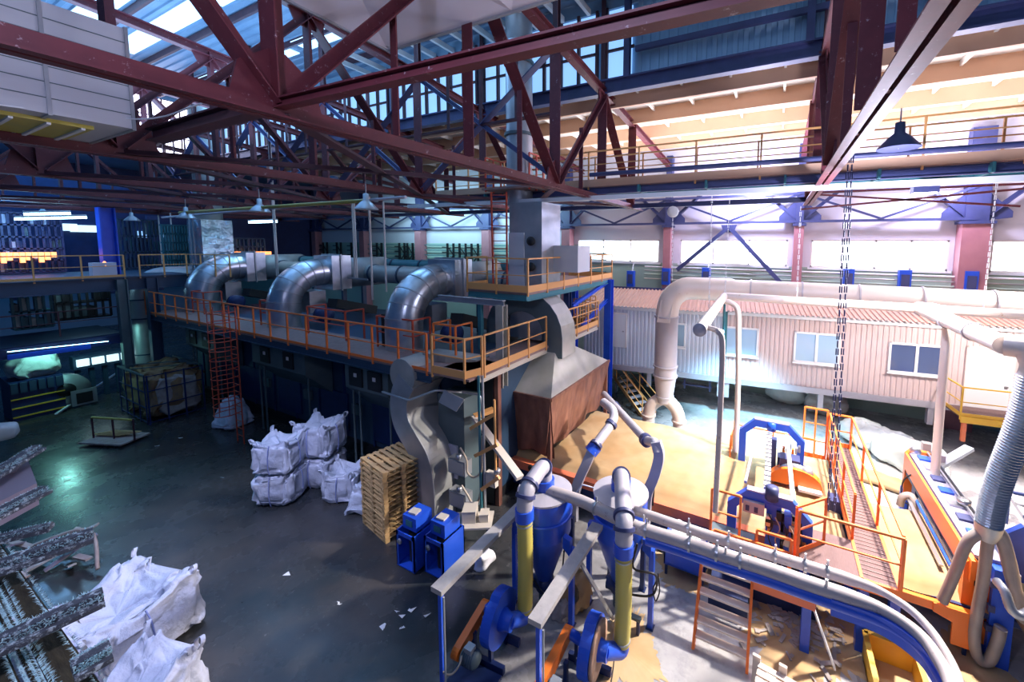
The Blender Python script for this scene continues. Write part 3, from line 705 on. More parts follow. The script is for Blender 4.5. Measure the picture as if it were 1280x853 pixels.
# hanging skirt, slightly wavy
def skirt(p,q,z0,z1,out,amp=.05,n=60,m=10,lean=0.):
    p=V(p);q=V(q);o=V(out);vs=[]
    for j in range(m+1):
        for i in range(n+1):
            u=i/n;v=j/m
            w=amp*math.sin(u*23+v*1.5)*v+amp*.8*noise.noise(V((u*9,v*5,p.x)))
            b=p.lerp(q,u);vs.append((b.x+o.x*(w-lean*v),b.y+o.y*(w-lean*v),z0+(z1-z0)*v+.06*math.sin(u*11)*v))
    fs=[(j*(n+1)+i,j*(n+1)+i+1,(j+1)*(n+1)+i+1,(j+1)*(n+1)+i) for j in range(m) for i in range(n)]
    return vs,fs
vs,fs=skirt((XH,y0,3.2),(XH,y1,3.2),3.2,1.35,(1,0,0),.06,70,12,.25);MB().add(vs,fs,True).build('side_skirt','hood_rust',t)
vs,fs=skirt((xl,y0,3.2),(XH,y0,3.2),3.2,1.25,(0,-1,0),.05,50,10,.2);MB().add(vs,fs,True).build('front_skirt','hood_rust',t)
MB().bar((XH,y0,3.2),(XH,y1,3.2),.07,.09).build('edge_trim','hood_rust',t);MB().bar((xl,y0,3.2),(XH,y0,3.2),.07,.09).build('edge_trim','hood_rust',t)
for p in ((XH-.1,y0+.1),(xl,y0+.1),(XH-.1,y1-.1)): MB().bar((p[0],p[1],0),(p[0],p[1],3.2),.12).build('leg','hood_rust',t)
MB().box(xl,XH-.35,y0+.4,y1,.4,3.0).build('inner_body','black',t)
tag(MB().box(-7.35,-7.2,9.15,9.3,0,4.4).build('rust_post','hood_rust'),'tall rusty flat post left of the rusty hood','post')
tag(MB().box(-8.4,-7.36,9.1,9.18,.05,4.3).build('end_screen','black'),'black end screen of the dryer between the S-shaped duct and the hood','screen')
# ---- S-shaped duct at the machine end
t=thing('s_duct','grey-brown S-shaped duct coming down from the platform to the floor','duct',(-9.3,8.3,0))
def P8(x,y,Y=8.1): return ay(x,y,Y)
S=[P8(528,470),P8(520,487),P8(519,505),P8(523,522),P8(534,542),P8(545,562),P8(550,585),P8(552,610)]
S=catmull([(s[0]+.0,8.1,s[2]) for s in S]+[(S[-1][0],8.1,0.02)],5)
ribbon(MB(),S,1.15,.62).build('duct_shell','galv_stain',t)
mb=MB();ribbon(mb,[(p.x,7.52,p.z) for p in S],.03,.68);mb.build('side_flange','galv_dull',t)
a=V(S[0]);MB().cyl((a.x-.2,7.55,a.z+.12),(a.x-.2,8.8,a.z+.12),.5,20).build('drum_end','galv_stain',t)
ribbon(MB(),[(a.x-.1,8.5,a.z+.4),(a.x+.6,8.7,a.z+.35),(a.x+1.3,9.2,a.z+.2)],.6,.5).build('feeder_duct','galv_stain',t)
MB().prism([P8(555,488,7.5),P8(580,500,7.5),P8(570,515,7.5),P8(548,503,7.5)],(0,.03,0)).build('cover_plate','galv_dull',t)
MB().box(a.x+.35,a.x+1.35,8.35,9.1,.0,3.55).build('rear_duct','machine_grey',t)
MB().box(a.x+.75,a.x+1.1,8.30,8.35,1.1,2.1).build('rating_plate','panel_lilac',t)
# control boxes, conduits beside the duct
grp='control boxes at the machine end'
def P9(x,y): return ay(x,y,7.9)
for (x0,y0_,x1_,y1_,mm,l) in ((560,572,572,590,'galv_dull','grey control box mounted highest right of the S-shaped duct'),(561,612,574,632,'galv_dull','grey-green control box below the highest one, right of the S-shaped duct'),(607,590,617,606,'cream_box','small cream box on the pipe frame left of the rusty hood')):
    a=P9(x0,y0_);b=P9(x1_,y1_)
    t=thing('control_box',l,'box',(a[0],7.9,b[2]),grp)
    d=.28 if x0<600 else .14
    MB().box(a[0],a[0]+.62 if x0<600 else b[0]+.05,7.9,7.9+d,b[2]-.1,a[2]).build('box_body',mm,t)
    MB().box(a[0]+.04,(a[0]+.58) if x0<600 else b[0],7.88,7.9,b[2]-.05,a[2]-.05).build('door','cream_box' if x0<600 else 'cream_box',t)
    MB().lathe([(.03,0),(.09,.02),(.09,.12),(.03,.14)],(a[0]+.35,7.95,a[2]+.02),(0,0,1),12).build('knob','steel',t)
t=thing('pipe_scaffold','upright green-grey pipes and rungs left of the rusty hood','frame',P9(604,620))
for px in (598,603): 
    a=P9(px,470);b=P9(px+4,655);MB().cyl(a,b,.035,8).build('upright','teal_steel' if px<600 else 'galv_dull',t)
a=P9(618,500);b=P9(620,600);MB().cyl(a,b,.03,8).build('rusty_upright','ochre_rail',t)
for (p,q) in (((594,570),(622,556)),((602,612),(624,597)),((588,536),(618,518))): MB().bar(P9(*p),P9(*q),.07,.09).build('rung','ochre_rail',t)
for i,(pts,l) in enumerate(((((575,560),(583,575),(584,590),(592,597),(601,590),(602,570),(603,545)),'beige looped cable between the upper control box and the upright pipes'),(((577,607),(585,620),(592,632),(598,626),(602,610)),'short beige cable looping below the lower control box'))):
    tag(MB().tube(catmull([P9(*p) for p in pts],5),.03,6).build('looped_cable','cable_beige'),l,'cable')
a=az(590,519,3.4);b=(-5.25,8.0,2.9)
t=thing('inclined_tray','pale straight cable tray slanting down from the machine end to the nearer cyclone','cable tray',(-7,8,3))
pA=V(ay(593,521,8.4));pB=V(ay(650,598,7.6))
MB().bar(pA,pB,.2,.1).build('tray','cream_box',t)
MB().bar(pA,V(ay(617,512,8.9)),.22,.1).build('top_piece','ochre_rail',t)
MB().tube(fil([ay(577,490,8.3),ay(600,494,8.3),ay(604,524,8.35)],.12),.035,8).build('conduit','galv_dull',t)
tag(MB().tube(fil([ay(478,490,7.6),ay(511,501,7.3),ay(545,488,7.6),ay(577,491,8.2)],.1),.03,8).build('handrail_pipe','galv_dull'),'thin pipe wrapped around the top of the S-shaped duct','pipe')
# ---- hanging rods
grp='hanging rods over the dryer'
for (px,py0,py1,Y,l) in ((343,150,345,9.9,'double pale hanging rod in front of the middle elbow duct'),(441,225,348,9.9,'pale double rod ending in a crossbar left of the nearest elbow duct'),(463,262,375,9.2,'pale hanging rod just left of the nearest elbow duct'),(480,250,365,10.6,'thin pale rod right behind the nearest elbow duct'),(202,292,330,9.9,'thin rod among the pipes left of the square stack'),(217,292,330,9.9,'second thin rod among the pipes left of the square stack')):
    t=thing('hanging_rod',l,'rod',ay(px,py1,Y),grp)
    a=ay(px,py0,Y);b=ay(px+ (3 if px>230 else 1),py1,Y)
    top=(b[0],Y,9.6 if py0>200 else 13.)
    MB().cyl(b,top,.035,8).build('rod','duct_cream',t)
    if px in (343,441): MB().cyl((b[0]+.12,Y,b[2]),(b[0]+.12,Y,top[2]),.03,8).build('rod','duct_cream',t)
    if px==441: MB().bar((b[0]-.45,Y,b[2]),(b[0]+.75,Y,b[2]-.02),.05).build('crossbar','steel',t)
# cream pipe + dome lamps
a=ay(225,271,6.6);b=ay(455,258,6.6)
tag(MB().cyl((a[0],6.6,9.05),(-9.3,6.6,9.05),.05,8).build('lamp_pipe','hose_yellow'),'cream pipe carrying the dome lamps under the trusses','pipe')
a=ay(40,300,6);tag(MB().cyl((-26,8.0,9.1),(-9.5,8.0,9.3),.045,8).build('lamp_conduit','panel_lilac'),'pale conduit running behind the dome lamps','pipe')
def dome(p,label,s=.78,mm='lamp_grey',hang=.3,hot=False):
    t=thing('dome_lamp',label,'lamp',p,'dome lamps')
    MB().lathe([(.36*s,0),(.34*s,.04*s),(.2*s,.2*s),(.09*s,.3*s),(.08*s,.5*s),(.02,.52*s)],p,(0,0,1),20).build('lamp_shade',mm,t)
    MB().lathe([(.01,-.0),(.3*s,.015),(.3*s,.03),(.01,.04)],p,(0,0,1),20).build('diffuser','panel_lit',t)
    MB().cyl((p[0],p[1],p[2]+.5*s),(p[0],p[1],p[2]+.5*s+hang),.015,6).build('stem','steel',t)
    return t
for (px,py,Y,l) in ((233,273,6.6,'dome lamp at the left end of the cream pipe'),(325,265,6.6,'dome lamp in the middle of the cream pipe'),(458,262,6.6,'dome lamp at the right end of the cream pipe'),(165,276,7.5,'dome lamp left of the cream pipe, near the blue column'),(54,268,6.0,'dome lamp in front of the lit tubes at far left')):
    dome(ay(px,py,Y),l)
dome(ay(1123,186,11.0),'dark dome lamp hanging before the overhead walkway at upper right',1.1,'navy_steel',.3)
# ================================================================ LEFT SIDE
def blob(name,m,c,dims,seed,e=.45,amp=.05,freq=2.2,nu=40,nv=28,peak=0,rz=0,parent=None,taper=.0,sag=0.,smooth=True,fold=0.):
    vs=[];R=Matrix.Rotation(rz,3,'Z');w,d,h=dims
    sg=lambda a,p:math.copysign(abs(a)**p,a)
    for j in range(nv+1):
        v=-PI/2+PI*j/nv
        for i in range(nu):
            u=2*PI*i/nu
            x=sg(math.cos(v),e)*sg(math.cos(u),e);y=sg(math.cos(v),e)*sg(math.sin(u),e);z=sg(math.sin(v),e)
            tt=(z+1)/2
            k=1-taper*tt
            px,py,pz=x*w/2*k,y*d/2*k,(z+1)*h/2
            if peak: pz+=peak*max(0,tt-.55)*(abs(x*y))**1.5*2.4
            pz-=sag*max(0,1-(x*x+y*y))*tt
            bul=1+.05*math.sin(PI*tt);px*=bul;py*=bul
            n=noise.noise_vector(V((px*freq+seed*7.3,py*freq+seed,pz*freq)))+.5*noise.noise_vector(V((px*freq*2.7+seed,py*freq*2.7,pz*freq*2.7)))
            rg=noise.noise(V((px*2.3+seed*3,py*2.3,pz*2.3+seed)));rg2=noise.noise(V((px*4.9+seed,py*4.9,pz*4.9+seed*2)));f_=fold*(max(0,1-abs(rg)*6)+.6*max(0,1-abs(rg2)*6));px*=1-f_/max(w,.1)*2;py*=1-f_/max(d,.1)*2;pz-=f_*tt*1.3
            px+=n.x*amp;py+=n.y*amp;pz=max(0,pz+n.z*amp)
            q=R@V((px,py,0));vs.append((c[0]+q.x,c[1]+q.y,c[2]+pz))
    fs=[(j*nu+i,j*nu+(i+1)%nu,(j+1)*nu+(i+1)%nu,(j+1)*nu+i) for j in range(nv) for i in range(nu)]
    return MB().add(vs,fs,smooth)
def big_bag(c,dims,seed,label,rz=0,group=None,loops=True,peak=.35,taper=.05,amp=.05,sag=.15,seam=True,name='big_bag'):
    t=thing(name,label,'bag',c,group)
    blob('','bag',c,dims,seed,e=.3,amp=amp,peak=peak,taper=taper,sag=sag,rz=rz,nu=110,nv=64,freq=3.1,fold=.07).build('sack_body','bag',t)
    w,d,h=dims;R=Matrix.Rotation(rz,3,'Z')
    if loops:
        for i,(a,b) in enumerate(((-1,-1),(1,-1),(1,1),(-1,1))):
            k=.43*(1-taper);p=V(c)+R@V((a*w*k,b*d*k,0));zt_=c[2]+h+peak*.45-.06
            pts=[(p.x,p.y,zt_-.12),(p.x+a*.02,p.y,zt_+.04),(p.x+a*.1,p.y+b*.05,zt_+.11),(p.x+a*.17,p.y+b*.03,zt_+.05),(p.x+a*.12,p.y,zt_-.06)]
            ribbon(MB(),catmull(pts,4),.06,.012).build('lifting_loop','bag',t)
    if seam:
        for (a,b) in ((0,-1),(1,0)):
            q=[]
            for k in range(7):
                z=k/6;f=.5*(1+.08*math.sin(PI*z))*(1-taper*z)*(.93 if k in(0,6) else 1.0)
                o_=R@V((a*w*f+.0,b*d*f,0))*1.02;q.append((c[0]+o_.x,c[1]+o_.y,c[2]+.03+z*(h*.93)))
            MB().tube(catmull(q,3),.014,5).build('seam','bag_seam',t)
    return t
grp='white big bags in front of the dryer'
a=az(333,632);big_bag((a[0],a[1]+.45,0),(1.15,1.1,1.02),3,'lower white sack of the left two-high stack of big bags',.55,grp,False,0,0)
big_bag((a[0],a[1]+.45,1.0),(1.12,1.08,.95),5,'upper white sack of the left two-high stack of big bags',.55,grp,True,.25,.08)
a=az(384,610);big_bag((a[0],a[1]+.5,0),(1.15,1.1,1.02),8,'lower white sack of the right two-high stack of big bags',.35,grp,False,0,0)
big_bag((a[0],a[1]+.5,1.0),(1.2,1.1,1.05),9,'upper white sack of the right two-high stack, with raised corner loops',.35,grp,True,.3,.02)
a=az(415,628);big_bag((a[0],a[1]+.45,0),(1.1,1.05,.85),12,'single white big bag between the two-high stacks and the pallets',.5,grp,True,.3,.1,.06)
a=az(448,641);big_bag((a[0],a[1]+.3,0),(.95,.9,.75),17,'crumpled pale sack slumped against the pallet stack',.3,grp,False,.1,.35,.13,.1,False,'crumpled_sack')
a=az(277,536);big_bag((a[0],a[1]+.4,0),(1.3,1.2,1.25),21,'lone tied white sack beside the foot of the caged ladder',.2,grp,False,0,.62,.06,-.1,False)
# foreground bags
a=az(165,790,.6)
big_bag((-11.05,2.25,0),(2.0,2.0,1.15),31,'largest white big bag in the lower left corner, crumpled open top',.25,'white big bags below the frosted rack',True,.35,.1,.12,.25)
big_bag((-8.7,1.85,0),(1.3,1.5,1.15),37,'white big bag at the bottom edge right of the largest one',.3,'white big bags below the frosted rack',True,.45,.1,.09,.2)
# ---- pallet stack
p0=V((-9.45,7.2,0));rzp=math.atan2(6.85-7.16,-8.86+10.52)
def pallet(name,label,loc,rz,mm,grp,L=1.3,W=1.15,parts=True):
    t=thing(name,label,'pallet',loc,grp)
    lx,ly,lz=loc
    for k in range(7):
        y=-W/2+.06+k*(W-.12)/6;MB().box(lx-L/2,lx+L/2,ly+y-.05,ly+y+.05,lz+.115,lz+.135).build('top_board',mm,t)
    for k in (-1,0,1):
        x=k*(L/2-.06);MB().box(lx+x-.05,lx+x+.05,ly-W/2,ly+W/2,lz+.095,lz+.115).build('cross_board',mm,t)
        for j in (-1,0,1): MB().box(lx+x-.06,lx+x+.06,ly+j*(W/2-.07)-.06,ly+j*(W/2-.07)+.06,lz+.02,lz+.095).build('block',mm,t)
    for j in (-1,0,1): MB().box(lx-L/2,lx+L/2,ly+j*(W/2-.07)-.05,ly+j*(W/2-.07)+.05,lz,lz+.02).build('bottom_board',mm,t)
    t.rotation_euler=(0,0,rz);return t
pr=pallet('wooden_pallet','bottom wooden pallet of the tall stack beside the S-shaped duct',(p0.x,p0.y,0),rzp,'wood_pallet','wooden pallets in the tall stack')
N=['second','third','fourth','fifth','sixth','seventh','eighth','ninth','tenth','eleventh','twelfth','thirteenth']
for k in range(1,14):
    dup(pr,(p0.x+rnd.uniform(-.012,.012),p0.y+rnd.uniform(-.012,.012),k*.142),rzp+rnd.uniform(-.008,.008),'topmost wooden pallet of the tall stack beside the S-shaped duct' if k==13 else 'wooden pallet, %s from the floor in the tall stack'%N[k-1])
# ---- blue cabinets with white boxes on top
for i,(x,y) in enumerate(((-7.75,6.55),(-6.98,6.72))):
    t=thing('blue_cabinet','blue open-sided cabinet with a blue control unit on top, '+('left of the pair' if i==0 else 'right of the pair'),'cabinet',(x,y,0),'pair of blue cabinets')
    w,d,h=.62,.72,.95
    mb=MB().box(x-w/2,x-w/2+.03,y-d/2,y+d/2,.05,h).box(x+w/2-.03,x+w/2,y-d/2,y+d/2,.05,h).box(x-w/2,x+w/2,y+d/2-.03,y+d/2,.05,h).box(x-w/2,x+w/2,y-d/2,y+d/2,.03,.06)
    mb.build('casing','blue_paint',t)
    mb=MB().box(x-w/2,x+w/2,y-d/2,y-d/2+.03,h-.1,h).box(x-w/2,x-w/2+.07,y-d/2,y-d/2+.03,.05,h).box(x+w/2-.07,x+w/2,y-d/2,y-d/2+.03,.05,h)
    mb.build('front_frame','blue_paint',t)
    MB().cyl((x,y-.05,.1),(x,y-.05,.85),.14,14).build('pump','black',t)
    MB().lathe([(.02,0),(.07,.02),(.07,.05),(.02,.06)],(x-.12,y-d/2-.02,.75),(0,-1,0),12).build('gauge','steel',t)
    MB().cbox((x,y+.04,h+.17),(.46,.5,.34),0).build('control_unit','blue_paint',t)
    MB().cbox((x-.03,y-.02,h+.36),(.24,.2,.05),.1).build('label_plate','cream_box',t)
    MB().box(x-.12,x+.1,y-.225,y-.21,h+.1,h+.25).build('display','teal_steel',t)
# work table with cream boxes
t=thing('work_table','low dusty metal table behind the blue cabinets','table',(-6.7,7.45,0))
MB().cbox((-6.75,7.5,.78),(1.0,.65,.05),.55).build('tabletop','cream_box',t)
for (dx,dy) in ((-.38,-.2),(.4,-.2),(-.38,.22),(.4,.22)):
    q=Matrix.Rotation(.55,3,'Z')@V((dx,dy,0));MB().bar((-6.75+q.x,7.5+q.y,0),(-6.75+q.x,7.5+q.y,.77),.05).build('leg','blue_dark',t)
for i,(x,y,s,l) in enumerate(((-6.85,7.5,.34,'larger cream box on the low dusty table'),(-6.5,7.65,.22,'smaller cream box on the low dusty table, nearer the hood'))):
    t=thing('cream_box',l,'box',(x,y,.805));MB().cbox((x,y,.805+s*.45),(s,s*1.2,s*.9),.55).build('box_body','cream_box',t);MB().cbox((x,y,.805+s*.92),(s*1.04,s*1.24,.02),.55).build('lid','cream_box',t)
tag(blob('','',(-6.15,7.15,0),(.4,.35,.35),44,amp=.1).build('crumpled_paper','paper'),'crumpled white paper lying under the low dusty table','paper')
# blue cabinet cable etc: debris on floor
grp='white scraps on the floor'
for i,(px,py) in enumerate(((496,765),(501,771),(516,763),(479,784),(505,785),(534,769),(360,719),(425,753),(425,532),(225,548),(196,558),(278,597))):
    a=az(px,py);tag(MB().add([(a[0]+rnd.uniform(-.1,.1)*s_,a[1]+rnd.uniform(-.08,.08)*s_,.004+rnd.uniform(0,.02)) for s_ in (1,1,1,1,1)],[(0,1,2),(2,3,4),(0,2,4)]).build('paper_scrap','paper'),'small white scrap lying on the dark floor','scrap',grp)
# ---- bale in a wire cage
a=az(190,522);c=(-25.6,7.35,0)
t=thing('caged_bale','rough brown and white fibre bale held in a wire cage','bale',c)
blob('','',(c[0],c[1]+.1,.12),(2.9,1.7,2.0),51,e=.3,amp=.3,freq=2.6,nu=60,nv=36).build('fibre_bale','bale',t)
blob('','',(c[0]+1.1,c[1]+.15,.2),(.9,1.3,1.7),53,e=.3,amp=.16,freq=3,nu=30,nv=24).build('white_layer','bale_pale',t)
for x in (-1.5,-.75,0,.75,1.5):
    MB().bar((c[0]+x,c[1]-.95,0),(c[0]+x,c[1]-.95,2.2),.04).build('wire_upright','blue_dark',t)
for z in (.1,.75,1.45,2.15): MB().bar((c[0]-1.5,c[1]-.95,z),(c[0]+1.5,c[1]-.95,z),.035).build('wire_bar','blue_dark',t)
for y in (-.9,-.3,.3,.95): MB().bar((c[0]+1.62,c[1]+y,0),(c[0]+1.62,c[1]+y,2.2),.05).build('wire_upright','blue_dark',t)
for z in (.1,.8,1.5,2.15): MB().bar((c[0]+1.62,c[1]-.95,z),(c[0]+1.62,c[1]+.95,z),.035).build('wire_bar','blue_dark',t)
for y in (-.95,.95): MB().bar((c[0]-1.5,c[1]+y,2.2),(c[0]+1.5,c[1]+y,2.2),.05).build('top_bar','machine_grey',t)
MB().bar((c[0]-1.3,c[1]-.9,2.22),(c[0]+.4,c[1]+.9,2.25),.04).build('loose_stick','machine_grey',t)
MB().bar((c[0]-.2,c[1]-.9,2.22),(c[0]+1.4,c[1]+.9,2.25),.04).build('loose_stick','machine_grey',t)
# small pallet cart and rod
a=az(125,548);b=az(190,552)
t=thing('pallet_cart','low rusty cart loaded with pale slats on the floor left of the column','cart',a)
MB().cbox((a[0]+.9,a[1]+.2,.12),(1.8,1.0,.06),.4).build('cart_bed','scrap_wood',t)
for k in range(5): MB().cbox((a[0]+.5+k*.12,a[1]+.1+k*.1,.22+.02*k),(1.2,.12,.03),.4).build('slat','wood_pallet',t)
for s in (0,1,2): MB().bar((a[0]+.2+s*.8,a[1]-.2+s*.35,.1),(a[0]+.2+s*.8,a[1]-.2+s*.35,1.0),.05).build('stake','maroon_dark',t)
MB().bar((a[0]+.2,a[1]-.2,1.0),(a[0]+1.8,a[1]+.5,.95),.06).build('top_bar','hose_yellow',t)
tag(MB().bar(az(70,518,.1),az(145,467,.5),.09,.06).build('metal_strip','strip_cyan' if 0 else 'white_paint'),'long pale metal strip lying diagonally on the floor at far left','strip')
# ---- mezzanine
XM=-27.2
ym0,ym1=-2.,9.2
t=thing('mezzanine','dark mezzanine floor with a deep girder at the far left','mezzanine',(XM-2,3,6.2))
MB().ibeam((XM,ym0,6.0),(XM,ym1,6.0),.3,.62,.04).build('girder','machine_dark',t)
MB().box(XM-6,XM,ym0,ym1,6.27,6.33).build('deck','machine_dark',t)
MB().ibeam((XM-6,ym1-.2,6.),(XM,ym1-.2,6.),.2,.5,.04).build('girder','machine_dark',t)
for (y,w) in ((6.75,.34),(-.2,.4)): MB().ibeam((XM+.15,y,0),(XM+.15,y,6.2),w,w,.04,(0,1,0)).build('column','machine_grey',t)
MB().ibeam((XM+.1,7.75,0),(XM+.1,7.75,6.2),.34,.4,.04,(0,1,0)).build('column','machine_dark',t)
railing('mezzanine_railing','yellowish railing along the edge of the upper mezzanine at far left',[(XM+.1,ym0,6.33),(XM+.1,6.9,6.33)],1.0,1.3,'ochre_rail',.1,(.5,))
railing('mezzanine_railing','yellowish railing between the blue column and the square stack',[(XM+.1,7.4,6.33),(XM+.1,9.1,6.33),(XM+2.6,9.9,6.33)],1.0,1.0,'ochre_rail',0,(.5,))
railing('lower_gallery_railing','dim railing of the lower gallery under the mezzanine',[(XM+.0,ym0,4.0),(XM+.0,6.6,4.0)],.95,1.9,'maroon_dark',0,(.5,))
t=thing('lower_gallery','dim lower gallery floor with blue light strip under the mezzanine','gallery',(XM-1,3,3.6))
MB().box(XM-3.5,XM-.05,ym0,6.7,3.5,3.7).build('deck','machine_dark',t)
MB().ibeam((XM,ym0,3.45),(XM,6.7,3.45),.2,.4,.03).build('edge_beam','blue_dark',t)
a=ax(5,438,XM-.3);b=ax(130,425,XM-.3)
tag(MB().bar((XM+.25,a[1],a[2]),(XM+.25,b[1],b[2]),.035,.03).build('light_tube','strip_cyan'),'white light tube under the lower gallery','light')
tag(MB().bar((XM+.1,a[1],a[2]-.25),(XM+.1,b[1]-.5,b[2]-.15),.1,.2).build('blue_beam','blue_paint'),'blue beam hanging just below the white light tube of the gallery','beam')
# blue column of the hall and the box with a lamp on it
p=ax(135,300,-29.5)
t=thing('hall_column','blue hall column behind the mezzanine railing with a lit amber lamp','column',(-29.5,p[1],0))
MB().ibeam((-29.5,p[1],6.3),(-29.5,p[1],9.6),.55,.55,.05,(0,1,0)).build('shaft','blue_paint',t)
a=ax(130,343,-28.2);MB().box(-28.4,-27.9,a[1]-.4,a[1]+.35,a[2]-.1,a[2]+.55).build('junction_box','panel_lilac',t)
a=ax(131,333,-28.0);MB().lathe([(.02,0),(.11,.02),(.07,.16),(.02,.24)],a,(0,0,1),10).build('amber_lamp','amber_on',t)
# tube lights at far left
grp='lit fluorescent tubes over the mezzanine'
for (p,q,l) in (((30,268),(88,267),'lit fluorescent tube behind the leftmost dome lamp'),((18,274),(108,272),'long lit fluorescent tube below the leftmost dome lamp')):
    a=ax(*p,-29);b=ax(*q,-29);t=thing('tube_light',l,'light',a,grp)
    MB().bar(a,b,.10,.09).build('tube','tube_on',t);MB().bar(V(a)+V((-.02,0,.1)),V(b)+V((-.02,0,.1)),.16,.08).build('reflector','white_paint',t)
a=ay(312,278,11.5);b=ay(345,277,11.5)
t=thing('tube_light','lit fluorescent tube just behind the middle dome lamp','light',a,grp);MB().bar(a,b,.12,.10).build('tube','tube_on',t);MB().bar(V(a)+V((0,0,.1)),V(b)+V((0,0,.1)),.18,.06).build('reflector','white_paint',t)
# machinery beyond the mezzanine: rack frames, lit modules
def rack(name,label,x,y0,y1,z0,z1,nx,nz,m1,m2,cat,grp=None,prob=.4,d=.6,seed=1):
    r=random.Random(seed);t=thing(name,label,cat,(x,(y0+y1)/2,z0),grp)
    for k in range(nx+1):
        y=y0+(y1-y0)*k/nx;MB().box(x-.05,x+.05,y-.04,y+.04,z0,z1).build('upright',m1,t)
    for k in range(nz+1):
        z=z0+(z1-z0)*k/nz;MB().box(x-d,x+.05,y0,y1,z-.04,z+.04).build('shelf',m1,t)
    for i in range(nx):
        for k in range(nz):
            if r.random()<prob:
                ya=y0+(y1-y0)*(i+.15)/nx;yb=y0+(y1-y0)*(i+.85)/nx;za=z0+(z1-z0)*(k+.1)/nz;h=(z1-z0)/nz*r.uniform(.4,.85)
                MB().box(x-d+.1,x-.05,ya,yb,za,za+h).build('unit',r.choice(m2),t)
    return t
def yx(px,X): return ax(px,300,X)[1]
rack('bobbin_rack','tall rack of dark and amber lit units above the mezzanine at far left',-33,yx(-15,-33),yx(78,-33),6.4,9.3,11,5,'navy_steel',['blue_dark','machine_grey','blue_dark','panel_lilac','navy_steel'],'rack',None,.6,.6,3)
for k in range(9):
    y=yx(2+k*8,-32.2);tag(MB().box(-32.4,-32.2,y-.07,y+.07,6.9+.12*(k%3),7.4).build('amber_unit','amber_on'),'small glowing amber unit in the far rack above the mezzanine','lamp','amber lights in the far rack')
rack('pipe_rack','rack of dim machine units right of the blue hall column',-33,yx(150,-33),yx(200,-33),6.4,9.2,10,3,'machine_dark',['machine_grey','blue_dark','black','teal_steel'],'rack',None,.7,.6,5)
rack('valve_rack','rack of small valves and rods left of the square stack',-31,yx(203,-31),yx(245,-31),6.4,8.9,12,5,'teal_steel',['machine_grey','steel','black','ochre_rail'],'rack',None,.5,.3,7)
rack('bobbin_rack','low rack with a few amber lights behind the square stack',-31,yx(282,-31),yx(330,-31),6.6,8.2,9,3,'machine_dark',['machine_grey','column_paint','black','blue_dark'],'rack',None,.5,.6,9)
for k,px in enumerate((292,299,306,322,328,335)):
    y=yx(px,-30.5);tag(MB().box(-30.7,-30.5,y-.15,y+.15,7.1,7.35).build('amber_unit','amber_on'),'small amber light behind the square stack','lamp','amber lights behind the square stack')
rack('machine_frame','teal-lit machine frame in the gallery under the mezzanine',-30,yx(5,-30),yx(55,-30),4.0,5.5,5,2,'teal_steel',['machine_grey','fluff','teal_steel'],'machine',None,.8,.8,6)
rack('machine_frame','dark machine frame right of the teal-lit one in the gallery',-31,yx(60,-31),yx(130,-31),4.1,5.7,7,2,'black',['machine_grey','black','blue_dark'],'machine',None,.6,.8,8)
for k in range(4): o=struct(MB().box(-36,-35.8,yx(4+k*60,-36),yx(18+k*60,-36),4.8,9.6).build('beam_far_%d'%(k+1),'navy_steel'))
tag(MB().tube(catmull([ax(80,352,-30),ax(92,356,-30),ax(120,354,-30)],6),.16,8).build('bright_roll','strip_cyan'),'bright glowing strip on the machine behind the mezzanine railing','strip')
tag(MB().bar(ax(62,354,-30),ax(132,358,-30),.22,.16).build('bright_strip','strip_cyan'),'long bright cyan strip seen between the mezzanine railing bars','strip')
for i,(px,py,w) in enumerate(((81,284,1.3),(107,286,1.5),(180,293,.9),(197,293,1.1))):
    a=ax(px,py,-40);o=struct(MB().box(-40.2,-40.1,a[1]-w*.4,a[1]+w*.4,a[2]-.22,a[2]+.22).build('window_%d'%(20+i),'panel_lit' if i<2 else 'win_blue'))
struct(MB().box(-40.6,-40.3,-9,YW,5.0,13).build('wall_left_far','blue_dark'))
# ground floor machines under the mezzanine
ba=ax(13,500,-29.6)[1];bb=ax(82,500,-29.6)[1]
t=thing('opener_machine','dark bin machine with yellow striped front heaped with pale fibre at far left','machine',(-31,(ba+bb)/2,0))
MB().box(-31.3,-29.6,ba,bb,.0,1.75).build('bin','blue_dark',t)
for z in (.15,.55,.95): MB().box(-29.6,-29.54,ba,bb,z,z+.05).build('yellow_stripe','yellow_paint',t)
for k in range(6): MB().box(-29.6,-29.5,ba+(bb-ba)*(k+.1)/6,ba+(bb-ba)*(k+.85)/6,1.25,1.7).build('panel','machine_dark',t)
tag(blob('','',(-30.4,(ba+bb)/2,1.72),(1.6,(bb-ba)*.95,1.15),61,e=.7,amp=.25,freq=1.5).build('fibre_heap','fluff'),'heap of pale fibre filling the striped bin at far left','fibre')
dc=ax(80,482,-29.9)
t=thing('winding_drum','round pale winding drum with a square bracket beside the striped bin','drum',(-30,dc[1],0))
MB().lathe([(.1,0),(.80,.02),(.80,.5),(.1,.52)],(-30.2,dc[1],.85),(1,0,0),28).build('drum','galv_dull',t)
MB().lathe([(.05,0),(.3,.02),(.3,.12),(.05,.14)],(-29.68,dc[1],.95),(1,0,0),20).build('hub','black',t)
MB().prism([(-29.55,dc[1]+.1,.1),(-29.55,dc[1]+.9,.1),(-29.55,dc[1]+.9,.85),(-29.55,dc[1]+.1,.85)],(.05,0,0)).build('bracket','galv_dull',t)
MB().box(-29.5,-29.45,dc[1]+.25,dc[1]+.75,.2,.7).build('bracket_opening','black',t)
dy=ax(97,463,-30.5)[1]
t=thing('control_desk','control desk with a row of lit white panels under the gallery','desk',(-30.5,6.3,0))
for k in range(4): MB().box(-30.6,-30.5,dy+k*.5,dy+.4+k*.5,1.75,2.1).build('lit_panel','panel_lit',t)
